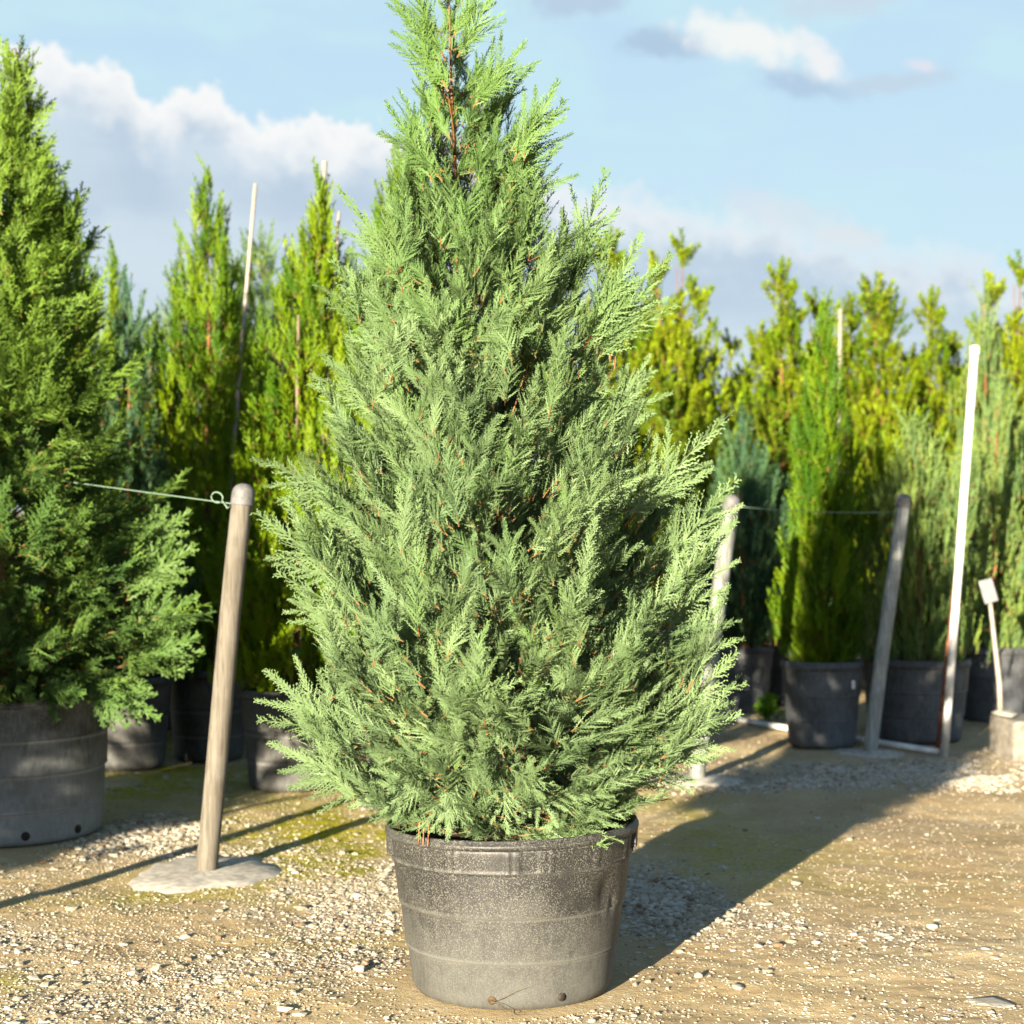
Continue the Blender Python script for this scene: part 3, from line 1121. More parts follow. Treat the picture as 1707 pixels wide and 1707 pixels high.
def make_soil(parent, r, z, rs, mat_=None):
    n = 28
    V, t = [(0, 0, z + .01)], []
    q = []
    for i in range(1, 9):
        for j in range(n):
            a = j / n * 2 * math.pi
            V.append((r * i / 8 * math.cos(a), r * i / 8 * math.sin(a), z + rs.uniform(-.012, .012)))
    for j in range(n):
        t.append((0, 1 + j, 1 + (j + 1) % n))
        for i in range(7):
            a, b_ = 1 + i * n + j, 1 + i * n + (j + 1) % n
            q.append((a, a + n, b_ + n, b_))
    mb = MB()
    mb.add(V, q, t)
    return mb.build('soil', mat_ or M_soil, parent)


def hole(parent, th, r, z, rad, mat_, ringmat=None):
    """round drainage hole: a short dark plug with a raised collar, facing out of the wall"""
    o = np.array((math.cos(th), math.sin(th), 0))
    c = o * r + np.array((0, 0, z))
    mb = MB()
    mb.tube([c - o * .010, c + o * .0045], rad, 14)
    h = mb.build('drain_hole', mat_, parent)
    return h


def make_pot(parent, Rb, Rt, H, seams, mat_, rim_mat, rs, lip=.012, lip_h=.028, soil_z=None, fn=None, k=72, holes=(), thick=.008, step=.005):
    fn = fn or ring_fn(Rt, H)
    prof = stepped(Rb, Rt, H - lip_h, seams, step=step)
    rt = prof[-1][0]
    prof += [(rt - .001, H - lip_h + .004), (rt - thick, H - lip_h + .006)]
    inner = [(rt - thick - (rt - Rb) * (H - lip_h - z) / (H - lip_h) - .004, z) for z in np.linspace(H - lip_h - .02, (soil_z or H * .8) - .06, 5)]
    mb = MB()
    mb.lathe(prof + inner, k, fn)
    pot = mb.build('pot', mat_, parent)
    mb = MB()
    h = lip_h
    z0 = H - lip_h
    lipp = [(rt + .001, z0 - .002), (rt + lip * .8, z0 + .001), (rt + lip, z0 + h * .35), (rt + lip * .95, z0 + h * .6), (rt + lip * .62, z0 + h * .66),
            (rt + lip * .6, z0 + h * .95), (rt + lip * .35, z0 + h * 1.05), (rt, z0 + h * 1.02), (rt - thick * .9, z0 + h * .9), (rt - thick * 1.1, z0 - .004)]
    mb.lathe(lipp, k, fn)
    mb.build('rim', rim_mat, pot)
    make_soil(parent, rt - thick - .004 - (rt - Rb) * (H - (soil_z or H * .8)) / H, soil_z or H * .8, rs)
    for (th, z, rad, m_) in holes:
        hole(pot, th, Rb + (Rt - Rb) * z / H + .0, z, rad, m_)
    return pot


# ------------------------------------------------------------------ 1. the potted cypress in the middle
rs = np.random.RandomState(11)
T_ley = [plume(np.random.RandomState(100 + i), .27 + .02 * (i % 4), 46, .064 + .010 * (i % 3), 33 + 4 * (i % 3), .0043, .0125, .0052, curve=.08 + .06 * (i % 3), flatn=(.3, .5, .9)[i % 3]) for i in range(9)]


def zy(py, Y=5.70):
    return CAM_H + (853.5 - py) / F * Y


def main_tree():
    root = thing('potted_conifer', 'large feathery grey-green conifer in a dusty black pot in the middle', 'potted tree', (*POT_MAIN, 0))
    arcs = [(R(c_ - 1.6), R(c_ + 1.6), 1) for c_ in (-158, -150, -134, -121, -117, -92, -88, -76, -72, -48, -25, -21, -6, 20, 60, 95, 130, 160)]
    H = .527
    fn = ring_fn(.39, H, tilt=.011, oval=.010, dent=[(R(-38), .335, .10, .045, .016), (R(-30), .30, .05, .03, .010)], panels=(.426, .490, .0035, arcs))
    pot = make_pot(root, .312, .370, H, (.148, .286, .425), M_pot_main, M_rim_main, np.random.RandomState(3), lip=.014, lip_h=.030, soil_z=.47, fn=fn, k=400,
                   holes=((R(-101), .038, .013, M_root), (R(-62), .040, .013, M_hole)))
    # moulded hand grips under the rim at either side
    for th in (R(2), R(178)):
        mb = MB()
        n = 14
        V, q = [], []
        for i in range(n):
            a = th + R(-17 + 34 * i / (n - 1))
            for (r, z) in ((.383, .445), (.396, .442), (.398, .498), (.383, .498)):
                V.append(((r) * math.cos(a), r * math.sin(a), z + .011 * math.cos(a)))
        for i in range(n - 1):
            for j in range(4):
                q.append((i * 4 + j, i * 4 + (j + 1) % 4, (i + 1) * 4 + (j + 1) % 4, (i + 1) * 4 + j))
        q += [(0, 1, 2, 3), ((n - 1) * 4 + 3, (n - 1) * 4 + 2, (n - 1) * 4 + 1, (n - 1) * 4)]
        mb.add(V, q)
        mb.build('handle', M_rim_main, pot, smooth=False, bevel=.002)
    # fine roots escaping from the drain hole
    mb = MB()
    rr = np.random.RandomState(8)
    for k in range(3):
        p = np.array((.325 * math.cos(R(-101)), .325 * math.sin(R(-101)), .04))
        pts = [p]
        d = unit(np.array((rr.uniform(-1.2, 1.0), -.25, rr.uniform(-.2, .6))))
        for i in range(7):
            d = unit(d + rr.normal(0, .25, 3) + np.array((0, .03, -.14)))
            p = p + d * .02
            ang = math.atan2(p[1], p[0])
            rad_ = max(math.hypot(p[0], p[1]), .327 + (p[2] - .04) * .12)
            p = np.array((rad_ * math.cos(ang), rad_ * math.sin(ang), max(p[2], .004)))
            pts.append(p)
        mb.tube(pts, [.0011 * (1 - .8 * i / 7) for i in range(8)], 5)
    mb.build('root', M_root, root)
    sc_ = 5.70 / F
    # half-widths of the crown read off at 14 heights: (picture row, left px, right px) from the stem line
    prof = [(1375, 150, 130), (1345, 215, 205), (1300, 285, 285), (1240, 330, 330), (1160, 335, 345), (1080, 335, 350), (1000, 325, 350), (900, 315, 345), (800, 300, 330), (720, 270, 310),
            (640, 235, 275), (560, 215, 250), (480, 195, 240), (400, 165, 215), (330, 130, 180), (270, 100, 140), (200, 75, 125), (130, 45, 88), (70, 44, 46), (20, 42, 34), (-20, 30, 25), (-50, 8, 8)]
    rows = [(zy(py), l * sc_, r_ * sc_, (l + r_) / 2 * sc_) for py, l, r_ in prof]
    axis_pts = [(.0, 0, .44), (-.005, 0, .8), (-.06, .0, 1.5), (-.13, 0, 2.1), (-.178, 0, 2.55), (-.195, 0, 2.9), (-.20, 0, 3.18)]

    def elev(z):
        return float(np.interp(z, [.5, .65, .8, 1.1, 1.6, 2.2, 2.8, 3.2], [-12, 6, 22, 38, 48, 56, 60, 66]))

    def young(z):
        return float(np.interp(z, [.5, 1.2, 1.9, 2.5, 2.9], [.02, .04, .10, .40, .62]))
    ex = []
    for (px, py, ex_, ez, L) in ((445, 752, -.80, .50, .40), (440, 862, -.75, .55, .42), (442, 1110, -.70, .62, .40), (452, 1228, -.85, .40, .36), (485, 960, -.75, .5, .36),
                                 (505, 1290, -.85, .12, .34), (520, 800, -.7, .6, .36), (545, 440, -.6, .75, .38), (600, 362, -.55, .8, .34), (540, 580, -.65, .7, .36),
                                 (642, 203, -.62, .75, .30), (672, 45, -.5, .85, .30), (680, 4, -.45, .85, .28),
                                 (1010, 308, .35, .93, .36), (1060, 408, .45, .9, .38), (1100, 448, .55, .8, .36), (1088, 605, .6, .8, .38), (1180, 708, .62, .75, .42),
                                 (1215, 792, .55, .83, .42), (1205, 900, .6, .75, .36), (1218, 1082, .62, .75, .36), (1212, 985, .6, .75, .36), (1212, 1190, .8, .45, .34), (1180, 1262, .88, .15, .32),
                                 (1100, 1315, .75, -.2, .26), (878, 98, .62, .75, .26), (930, 168, .5, .85, .28), (925, 205, .5, .85, .30), (828, 38, .5, .8, .22), (815, 10, .5, .8, .2),
                                 (745, 1400, -.1, -.75, .20), (700, 1385, -.4, -.7, .20), (850, 1388, .1, -.7, .2), (600, 1340, -.75, -.25, .26), (930, 1378, .35, -.65, .22)):
        P = at(px, py, 5.70)
        yo = rs.uniform(-.12, .06) if abs(px - 800) > 200 else rs.uniform(-.3, -.2)
        if py > 1330:
            yo = -.34
            P = at(px, py, 5.70 + yo)
        ex.append(((P.x - POT_MAIN[0], yo if py <= 1330 else P.y - 5.70, P.z), (ex_, rs.uniform(-.25, .1), ez), L))
    conifer(root, rs, rows, T_ley, M_leyland, 310, 34, elev, zy(1385), axis_pts, .024, n_low=200, fan=13, plen=.92, young_fn=young, inner=.42, extra=ex, shade=.5, wild=.10, n_fill=900, limb_r=.006, bare=2.5)
    # a couple of dead brown sprigs over the rim
    mb = MB()
    for (x, y) in ((-.27, -.25), (-.24, -.28), (-.255, -.265)):
        mb.tube([(x, y, .60), (x - .01, y - .02, .56), (x - .012, y - .035, .50)], [.004, .003, .0015], 5)
    mb.build('dead_sprig', M_dead, root)
    return root


main_tree()

# ------------------------------------------------------------------ 2. the big potted conifer on the left
T_left = [plume(np.random.RandomState(200 + i), .30, 24, .098, 40, .0105, .024, .012, curve=.08, flatn=.45, droop=.25) for i in range(5)]


def left_tree():
    r2 = np.random.RandomState(23)
    root = thing('potted_conifer', 'tall broad conifer in a big grey-black pot, cut off by the left edge', 'potted tree', (*POT_LEFT, 0))
    H = .64
    fn = ring_fn(.47, H, tilt=.02, oval=.008, panels=(.50, .60, .004, [(R(a), R(a + 14), -1) for a in range(-160, 20, 24)]))
    make_pot(root, .455, .462, H, (.15, .31, .47), M_pot_left, M_pot_left, np.random.RandomState(5), lip=.008, lip_h=.02, soil_z=.58, fn=fn, k=160, step=.010,
             holes=((R(-62), .05, .02, M_hole), (R(-28), .05, .02, M_hole)))
    Y = POT_LEFT[1]
    s_ = Y / F
    prof = [(1165, 200, 150), (1130, 280, 260), (1080, 310, 325), (1000, 310, 320), (900, 300, 300), (800, 270, 270), (700, 240, 245), (600, 205, 215), (500, 175, 180), (420, 150, 148), (350, 130, 132),
            (290, 105, 105), (240, 80, 80), (180, 50, 48), (130, 32, 30), (90, 10, 10)]
    rows = [(zy(py, Y), l * s_, r_ * s_, (l + r_) / 2 * s_) for py, l, r_ in prof]
    axis_pts = [(0, 0, .5), (.0, 0, 1.4), (.035, 0, 2.6), (.06, 0, zy(80, Y))]

    def elev(z):
        return float(np.interp(z, [.6, .8, 1.2, 2.0, 2.8, 3.6], [-12, 2, 18, 35, 52, 66]))

    def young(z):
        return float(np.interp(z, [.6, 1.5, 2.2, 3.2], [.05, .12, .45, .6]))
    ex = [((at(px, py, Y).x - POT_LEFT[0], yo, at(px, py, Y).z), d, L) for (px, py, d, L, yo) in (
        (28, 88, (.05, 0, 1), .4, 0), (103, 235, (.6, 0, .7), .35, -.1), (358, 1050, (.9, -.2, .35), .45, -.3), (350, 985, (.85, -.1, .5), .45, -.2), (360, 1080, (.9, -.2, .1), .4, -.2),
        (300, 1185, (.8, -.3, -.5), .4, -.4), (255, 1195, (.6, -.4, -.6), .35, -.5), (330, 850, (.8, 0, .5), .4, -.1), (345, 905, (.8, 0, .5), .45, -.2))]
    conifer(root, r2, rows, T_left, M_leyland_b, 280, 34, elev, zy(1170, Y), axis_pts, .032, fan=8, plen=1.0, young_fn=young, inner=.35, extra=ex, shade=.5, wild=.13, n_low=220, n_fill=500, limb_r=.009)
    return root


LEFT = left_tree()

# ------------------------------------------------------------------ 3. trees further back
T_arb = [plume(np.random.RandomState(300 + i), .22, 16, .070, 30, .0095, .021, .017, curve=.05, flatn=.5) for i in range(5)]
T_jun = [plume(np.random.RandomState(400 + i), .28, 26, .050, 26, .008, .016, .014, curve=.04, flatn=1.0) for i in range(4)]
T_lfy = [leafy_twig(np.random.RandomState(500 + i), .15, 15, .055, .026) for i in range(5)]
T_blue = [plume(np.random.RandomState(600 + i), .24, 20, .060, 36, .009, .020, .015, curve=.08, flatn=.7) for i in range(4)]


def small_pot(root, rs_, Rt=.245, H=.54, mat_=None, tagged=False):
    mat_ = mat_ or M_pot_bg
    pot = make_pot(root, Rt * .84, Rt * .97, H, (.17, .33), mat_, mat_, rs_, lip=.010, lip_h=.05, soil_z=H - .07, k=40)
    return pot


def trunk_for(root, z0, z1, r, lean=(0, 0), m=None):
    mb = MB()
    zz = np.linspace(z0, z1, 9)
    mb.tube([((z - z0) * lean[0] + .012 * math.sin(z * 3), (z - z0) * lean[1] + .010 * math.cos(z * 4), z) for z in zz], [r * (1 - .85 * i / 8) for i in range(9)], 7)
    return mb.build('trunk', m or M_bark, root)


def stake_part(root, x, y, z0, z1, dx, dy=0.0, r=.010, m=None, name='stake'):
    mb = MB()
    mb.tube([(x + dx * t, y + dy * t, z0 + (z1 - z0) * t) for t in np.linspace(0, 1, 6)], [r * (1 - .15 * t) for t in np.linspace(0, 1, 6)], 8)
    return mb.build(name, m or M_stake, root)


def col_tree(name, label, cat, px, Y, top_py, kind, seed, widths, n, lean=0.0, elev=74, plen=1.0, z0=.5, young=.35, shade=.5, leaf=None, potR=.245, potH=.54, pot_m=None,
             stake=None, group=None, knobs=(), loc=None):
    """upright potted tree standing at picture column px, Y metres away, its tip at picture row top_py; widths: (height share, radius in m)"""
    r3 = np.random.RandomState(seed)
    x = (px - 853.5) / F * Y
    root = thing(name, label, cat, (x, Y, 0) if loc is None else loc, group)
    small_pot(root, r3, potR, potH, pot_m)
    zt = zy(top_py, Y)
    zb = z0
    rows = [(zb + (zt - zb) * t, w * (1.28 if kind == 'arbor' else 1.15)) for t, w in widths]
    n = int(n * (1.05 if kind == 'jun' else 1.5))
    tm = {'arbor': (T_arb, M_arbor), 'jun': (T_jun, M_juniper), 'lfy': (T_lfy, M_leafy), 'blue': (T_blue, M_bluegreen), 'dark': (T_blue, M_leyland_b)}[kind]
    trunk_for(root, potH - .12, zt - .12, .022, (lean, 0))
    column_crown(root, r3, rows, tm[0], leaf or tm[1], n, elev, zb, plen, shade, young, (lean, 0), knobs=knobs)
    if stake:
        for st in stake:
            stake_part(root, *st)
    return root


ARB_W = ((0, .17), (.08, .30), (.25, .33), (.45, .30), (.62, .235), (.76, .16), (.87, .10), (.95, .045), (1.0, .01))
GA = 'columnar trees behind the wire on the left'
# left group, in front to back
col_tree('potted_tree', 'bright yellow-green columnar conifer between the leaning post and the big left conifer', 'potted tree', 348, 10.95, 268, 'arbor', 31, ARB_W, 1000, -.004,
         stake=((.06, -.20, .45, 3.47, .245, 0.05, .014, M_pale_stake),), potR=.245, potH=.55)
o = col_tree('potted_tree', 'yellow-green columnar conifer with two pale stake tops showing at its tip', 'potted tree', 484, 9.82, 300, 'arbor', 32, ARB_W, 1000, .062,
             stake=((.03, -.21, .45, 2.55, .04, .0, .010, M_stake), (.075, -.20, .45, 1.0, .01, .0, .011, M_stake), (.0, .03, .45, 3.42, .185, 0, .017, M_pale_stake),
                    (.09, .0, .45, 3.14, .175, 0, .012, M_pale_stake)), potR=.265, potH=.54)
mb = MB()
mb.lathe([(.035, .73), (.037, .735), (.037, .765), (.035, .77)], 12)
tp = mb.build('tie', M_tie, o, loc=(.055, -.205, .0))
col_tree('potted_tree', 'columnar conifer mostly hidden behind the sharp conifer, its tip showing left of the leader', 'potted tree', 668, 9.2, 262, 'arbor', 33, ARB_W, 800, -.005, potR=.26, potH=.53)
col_tree('potted_tree', 'dull green bushy conifer behind the two bright columnar conifers', 'potted tree', 440, 12.8, 392, 'dark', 34,
         ((0, .2), (.1, .5), (.4, .55), (.65, .45), (.85, .28), (1, .06)), 1100, 0, elev=58, young=.35)
col_tree('potted_tree', 'thin green spire rising behind the right flank of the big left conifer', 'potted tree', 190, 11.8, 420, 'arbor', 35, ((0, .2), (.15, .28), (.5, .2), (.7, .09), (.85, .05), (1, .02)), 520, 0)
col_tree('potted_tree', 'sparse blue-green conifer with wispy tips beside the big left conifer', 'potted tree', 215, 10.6, 468, 'blue', 36, ((0, .25), (.2, .33), (.5, .27), (.75, .16), (.9, .08), (1, .03)), 420, .0, young=.5)
col_tree('potted_tree', 'short yellow-green bush low between the big left conifer and the bright column', 'potted tree', 248, 12.4, 545, 'arbor', 37, ((0, .25), (.2, .38), (.6, .32), (.9, .15), (1, .04)), 620, 0)
col_tree('potted_conifer', 'golden-green conifer peeping out behind the top of the big left conifer', 'potted tree', 75, 10.6, 262, 'arbor', 38, ((0, .3), (.2, .5), (.5, .42), (.7, .3), (.88, .16), (1, .03)), 1100, .0)
col_tree('potted_tree', 'green column filling the gap between the post and the sharp conifer, shorter than its neighbours', 'potted tree', 585, 11.6, 430, 'arbor', 39, ARB_W, 800, 0, young=.3, shade=.4)
col_tree('potted_tree', 'dark green conifer in the shade straight behind the top of the leaning post', 'potted tree', 415, 12.0, 560, 'dark', 40, ((0, .3), (.15, .4), (.5, .36), (.8, .2), (1, .03)), 600, 0, elev=55, young=.1)

col_tree('potted_tree', 'columnar conifer standing right behind the sharp conifer, seen only through its gaps', 'potted tree', 868, 9.15, 520, 'arbor', 49, ((0, .2), (.1, .36), (.4, .38), (.7, .27), (.9, .12), (1, .03)), 800, 0, potR=.26)
for (px_, Y_, top_, k_, sd_, wd_) in ((300, 14.2, 470, 'dark', 71, 'dull green conifer deep behind the bright column near the post'), (395, 14.6, 440, 'arbor', 72, 'yellow-green conifer deep behind the tall pale stake'),
                                     (520, 13.6, 400, 'dark', 73, 'dull green conifer deep behind the column with two stake tops'), (610, 14.4, 455, 'arbor', 74, 'yellow-green conifer deep in the gap left of the sharp conifer'),
                                     (130, 14.0, 520, 'dark', 75, 'dull green conifer deep behind the big left conifer'), (745, 13.5, 480, 'dark', 76, 'dull green conifer deep behind the sharp conifer, left of its trunk')):
    col_tree('potted_tree', wd_, 'potted tree', px_, Y_, top_, k_, sd_, ((0, .35), (.1, .48), (.4, .48), (.65, .36), (.85, .2), (1, .04)), 700, 0, elev=66, young=.3)
# right group
slate = col_tree('potted_tree', 'yellow-green columnar conifer in a slate-grey pot between two fence posts', 'potted tree', 1370, 11.55, 500, 'arbor', 41,
         ((0, .12), (.07, .185), (.2, .20), (.45, .175), (.65, .125), (.8, .075), (.92, .035), (1, .01)), 800, .008, young=.2, shade=.38, potR=.25, potH=.55, pot_m=M_pot_plain)
mb = MB()
mb.box((.165, -.196, .41), (.028, .006, .05), R(40))
pl = mb.build('plant_label', M_tagwhite, slate, smooth=False, bevel=.0015)
pl['label'] = 'small white label stuck near the rim'
o = col_tree('potted_juniper', 'grey-green juniper with several upright spikes in a wide pot behind the white pole', 'potted shrub', 1532, 11.85, 700, 'jun', 42,
             ((0, .26), (.1, .36), (.3, .38), (.55, .31), (.75, .2), (.9, .1), (1, .03)), 620, 0, elev=76, potR=.32, potH=.54, pot_m=M_pot_plain,
             knobs=((-.22, -.1, 1.55, .12, 40), (.26, -.1, 1.5, .12, 40), (.32, -.12, 1.75, .07, 24), (-.05, 0, 2.05, .06, 18)))
col_tree('potted_juniper', 'second grey-green juniper, standing right of the white pole behind the grey plate', 'potted shrub', 1655, 12.9, 640, 'jun', 43,
         ((0, .2), (.1, .28), (.35, .27), (.6, .2), (.85, .1), (1, .02)), 480, .02, elev=78, potR=.25, potH=.54, pot_m=M_pot_plain)
col_tree('potted_juniper', 'tall slim pale green cone rising above the white pole', 'potted tree', 1640, 14.6, 478, 'jun', 44, ((0, .25), (.2, .33), (.5, .27), (.75, .17), (.9, .09), (1, .02)), 560, 0, elev=80)
col_tree('potted_tree', 'dark blue-green cone in shade behind the middle fence post', 'potted tree', 1238, 13.5, 690, 'blue', 45, ((0, .22), (.12, .34), (.4, .32), (.7, .2), (.9, .08), (1, .02)), 620, 0, potR=.22, potH=.5, pot_m=M_pot_plain)
col_tree('potted_tree', 'low dark blue-green bush left of the slate-grey pot', 'potted shrub', 1305, 14.0, 800, 'blue', 46, ((0, .22), (.2, .33), (.6, .26), (1, .05)), 420, 0, potR=.22, potH=.5, pot_m=M_pot_plain)
col_tree('potted_shrub', 'golden yellow-green conifer glowing just left of the right-hand fence post top', 'potted shrub', 1492, 12.5, 730, 'arbor', 47, ((0, .2), (.2, .3), (.5, .29), (.8, .18), (1, .04)), 520, 0, young=.8, potR=.22)
col_tree('potted_shrub', 'dark green shrub in a slate-grey pot at the right edge of the yard', 'potted shrub', 1700, 14.4, 760, 'lfy', 48, ((0, .3), (.2, .42), (.6, .4), (1, .1)), 520, 0, young=.1, shade=.2, pot_m=M_pot_plain, potR=.27)

# tall broad-leaved row at the back: three different builds, then copies
GB = 'tall broad-leaved trees in the back row'
leafy_src = []
for i, kn in enumerate((((0, 0, 3.52, .17, 46), (.16, .05, 3.25, .12, 26), (-.18, 0, 3.05, .12, 26)),
                        ((.05, 0, 3.55, .10, 22), (-.2, .05, 3.40, .12, 26), (.22, 0, 3.2, .12, 24)),
                        ((-.08, 0, 3.5, .22, 70), (.1, 0, 3.3, .2, 50)))):
    r3 = np.random.RandomState(60 + i)
    root = thing('potted_tree', 'x', 'potted tree', (0, 0, 0), GB)
    small_pot(root, r3, .25, .54)
    trunk_for(root, .42, 3.45, .024)
    for (x, y, z) in ((kn[0][0], kn[0][1], kn[0][2]), (kn[1][0], kn[1][1], kn[1][2])):
        stem = MB()
        stem.tube([(0, 0, 1.9), (x * .6, y * .6, 2.6), (x, y, z)], [.012, .009, .005], 6)
        stem.build('branch', M_bark, root)
    rows = [(.55, .3), (.9, .52), (1.5, .58), (2.1, .54), (2.6, .42), (2.95, .26), (3.15, .12), (3.3, .04)]
    column_crown(root, r3, rows, T_lfy, M_leafy, 1500, 62, .55, 1.0, .5, .35, knobs=kn, jitter=.8, depth_lo=.1, wood=M_bark)
    leafy_src.append(root)
spots = [  # column, distance, tip row, build, words
    (1130, 14.6, 405, 1, 'tall broad-leaved tree with a forked tip, showing right beside the sharp conifer'),
    (1015, 14.8, 408, 0, 'broad-leaved tree almost hidden behind the upper right flank of the sharp conifer'),
    (1075, 16.4, 520, 2, 'broad-leaved tree low behind the right flank of the sharp conifer'),
    (1212, 15.6, 566, 1, 'shorter broad-leaved tree with a pale stake, left of the one with a round topknot'),
    (1302, 15.0, 456, 0, 'broad-leaved tree with a round topknot on bare stems'),
    (1352, 16.2, 498, 1, 'broad-leaved tree with split open arms beside the round topknot'),
    (1412, 15.4, 512, 0, 'broad-leaved tree with a pale stake among its arms'),
    (1468, 15.2, 462, 2, 'broad-leaved tree with a dense bushy head above the right-hand fence post'),
    (1552, 15.8, 502, 0, 'broad-leaved tree with a flat tuft on thin stems, left of the white pole top'),
    (1250, 17.6, 620, 2, 'low broad-leaved tree in the dip between two taller back-row trees'),
    (1596, 17.4, 592, 2, 'broad-leaved tree lowest in the skyline beside the white pole top'),
    (1692, 15.0, 440, 1, 'broad-leaved tree tallest in the back row, against the right edge'),
    (1745, 16.0, 470, 0, 'broad-leaved tree just past the right edge, only its side showing'),
    (1380, 18.4, 600, 2, 'broad-leaved tree deep in the back row behind the slate-potted column'),
    (1515, 18.2, 600, 1, 'broad-leaved tree deep in the back row behind the juniper'),
    (1655, 18.6, 560, 0, 'broad-leaved tree deep in the back row behind the slim pale cone'),
    (1445, 17.0, 545, 1, 'broad-leaved tree filling the gap beside the dense bushy head'),
    (1290, 17.2, 560, 1, 'broad-leaved tree filling the gap behind the round topknot'),
    (1620, 16.4, 540, 1, 'broad-leaved tree close behind the white pole top'),
    (1090, 18.0, 500, 0, 'broad-leaved tree deep behind the forked tip'),
    (1150, 18.4, 560, 2, 'broad-leaved tree deep in the back row right of the sharp conifer'),
]
rsp = np.random.RandomState(7)
for i, (px, Y, top, b, words) in enumerate(spots):
    x = (px - 853.5) / F * Y
    zt = zy(top, Y)
    base = (3.62, 3.62, 3.7)[b]
    k = zt / base
    wk = k * rsp.uniform(.85, 1.05)
    o = dup(leafy_src[b], (x, Y, 0), rsp.uniform(-.6, .6), (wk, wk, k), words)
    if px in (1212, 1412):
        sx = (1182 if px == 1212 else 1401)
        Xs = ((sx - 853.5) / F * (Y - .5) - x)
        zt2 = zy(528 if px == 1212 else 515, Y - .5)
        mb = MB()
        mb.tube([(Xs - .05, -.5, .3), (Xs, -.5, zt2)], [.018, .016], 8)
        s_ = mb.build('stake', M_pale_stake, o)
        s_.matrix_parent_inverse = Matrix.Diagonal((1 / wk, 1 / wk, 1 / k, 1)) @ Matrix.Rotation(-o.rotation_euler.z, 4, 'Z')
for s_ in leafy_src:
    for ch in list(s_.children_recursive):
        bpy.data.objects.remove(ch)
    bpy.data.objects.remove(s_)

# orange leaf tuft seen in the skyline
# ------------------------------------------------------------------ fence posts, wire
def wood_post(label, base, top, rad, pad_r, seed, pad_sq=1.0, wood=None):
    r4 = np.random.RandomState(seed)
    root = thing('wooden_post', label, 'fence post', (base[0], base[1], 0), 'round wooden fence posts of the wire line')
    v = np.array((top[0] - base[0], top[1] - base[1], top[2]))
    L = np.linalg.norm(v)
    d = v / L
    mb = MB()
    ts = np.linspace(0, 1 - .035 / L, 26)
    mb.tube([d * L * t + np.array((.004 * math.sin(t * 5 + seed), 0, -.05 if t == 0 else 0)) for t in ts], [rad * (1.03 - .05 * t + r4.uniform(-.012, .012)) for t in ts], 22)
    mb.build('shaft', wood or M_post, root)
    rot = Vector(d).to_track_quat('Z', 'Y').to_euler()
    mb = MB()
    r = rad * 1.10
    mb.lathe([(r * .98, -.045), (r * 1.02, -.043), (r * 1.02, -.036), (r, -.034), (r, -.012), (r * .97, .008), (r * .86, .024), (r * .66, .036), (r * .36, .043), (.001, .045)], 24)
    cap = mb.build('cap', M_zinc, root, loc=tuple(d * (L - .04)))
    cap.rotation_euler = rot
    mb = MB()
    tr_ = rad + .0025
    ww = [(tr_ * math.cos(a), tr_ * math.sin(a), .012 * math.sin(a * .37)) for a in np.linspace(0, 6 * math.pi, 60)]
    mb.tube(ww, .0022, 5)
    w = mb.build('wire_wrap', M_wire, root, loc=tuple(d * (L - .075)))
    w.rotation_euler = rot
    # spilled concrete collar round the foot
    n, V, q, t = 40, [], [], []
    prof = ((0.0, .016), (.25, .015), (.6, .010), (.9, .004), (1.0, -.010))
    wob = [1 + .10 * math.sin(2 * a + seed) + .08 * math.sin(3 * a + 2 * seed) + .05 * math.sin(7 * a + seed) + r4.uniform(-.06, .06) for a in np.linspace(0, 2 * math.pi, n, endpoint=False)]
    V.append((0, 0, .016))
    for (f, z) in prof[1:]:
        for j in range(n):
            a = j / n * 2 * math.pi
            V.append((pad_r * f * wob[j] * math.cos(a), pad_r * pad_sq * f * wob[j] * math.sin(a), z + r4.uniform(-.002, .002)))
    for j in range(n):
        t.append((0, 1 + j, 1 + (j + 1) % n))
        for i in range(len(prof) - 2):
            a, b_ = 1 + i * n + j, 1 + i * n + (j + 1) % n
            q.append((a, a + n, b_ + n, b_))
    mb = MB()
    mb.add(V, q, t)
    mb.build('concrete_footing', M_concrete, root)
    return root


T1 = at(407, 808, 7.5)
T2 = at(1221, 826, 10.1)
T3 = at(1507, 824, 11.25)
wood_post('leaning pale wooden post with grey dome cap, set in a round concrete footing', PB1, T1, .044, .29, 1, 1.45)
wood_post('round wooden post half hidden behind the right side of the sharp conifer', PB2, T2, .045, .26, 2, wood=M_post_shade_tone)
wood_post('weathered wooden post standing in front of the juniper, left of the white pole', PB3, T3, .043, .22, 3, wood=M_post_shade_lift)


def wire(label, pts, sag, loop=False):
    mb = MB()
    A, B = np.array(pts[0]), np.array(pts[1])
    mb.tube([A * (1 - t) + B * t + np.array((0, 0, -sag * 4 * t * (1 - t))) for t in np.linspace(0, 1, 14)], .0026, 6)
    if loop:
        c = A + unit(B - A) * .085
        e = unit(B - A)
        up = np.array((0, 0, 1.0))
        lp = [c + e * .035 * math.cos(a) + up * (.022 * math.sin(a) + .018) + np.array((0, -.006 + .004 * math.sin(a * .5), 0)) for a in np.linspace(-2.2, 3.6, 18)]
        mb.tube(lp + [A + np.array((-.01, -.03, -.02)), A + np.array((.0, -.02, -.01))], .0032, 6)
    o = mb.build('fence_wire', M_wire)
    tagit(o, label, 'wire', 'pale wire tied along the fence posts')


def on_post(base, top, z):
    t = z / top.z
    return np.array((base[0] + (top.x - base[0]) * t, base[1] + (top.y - base[1]) * t, z))


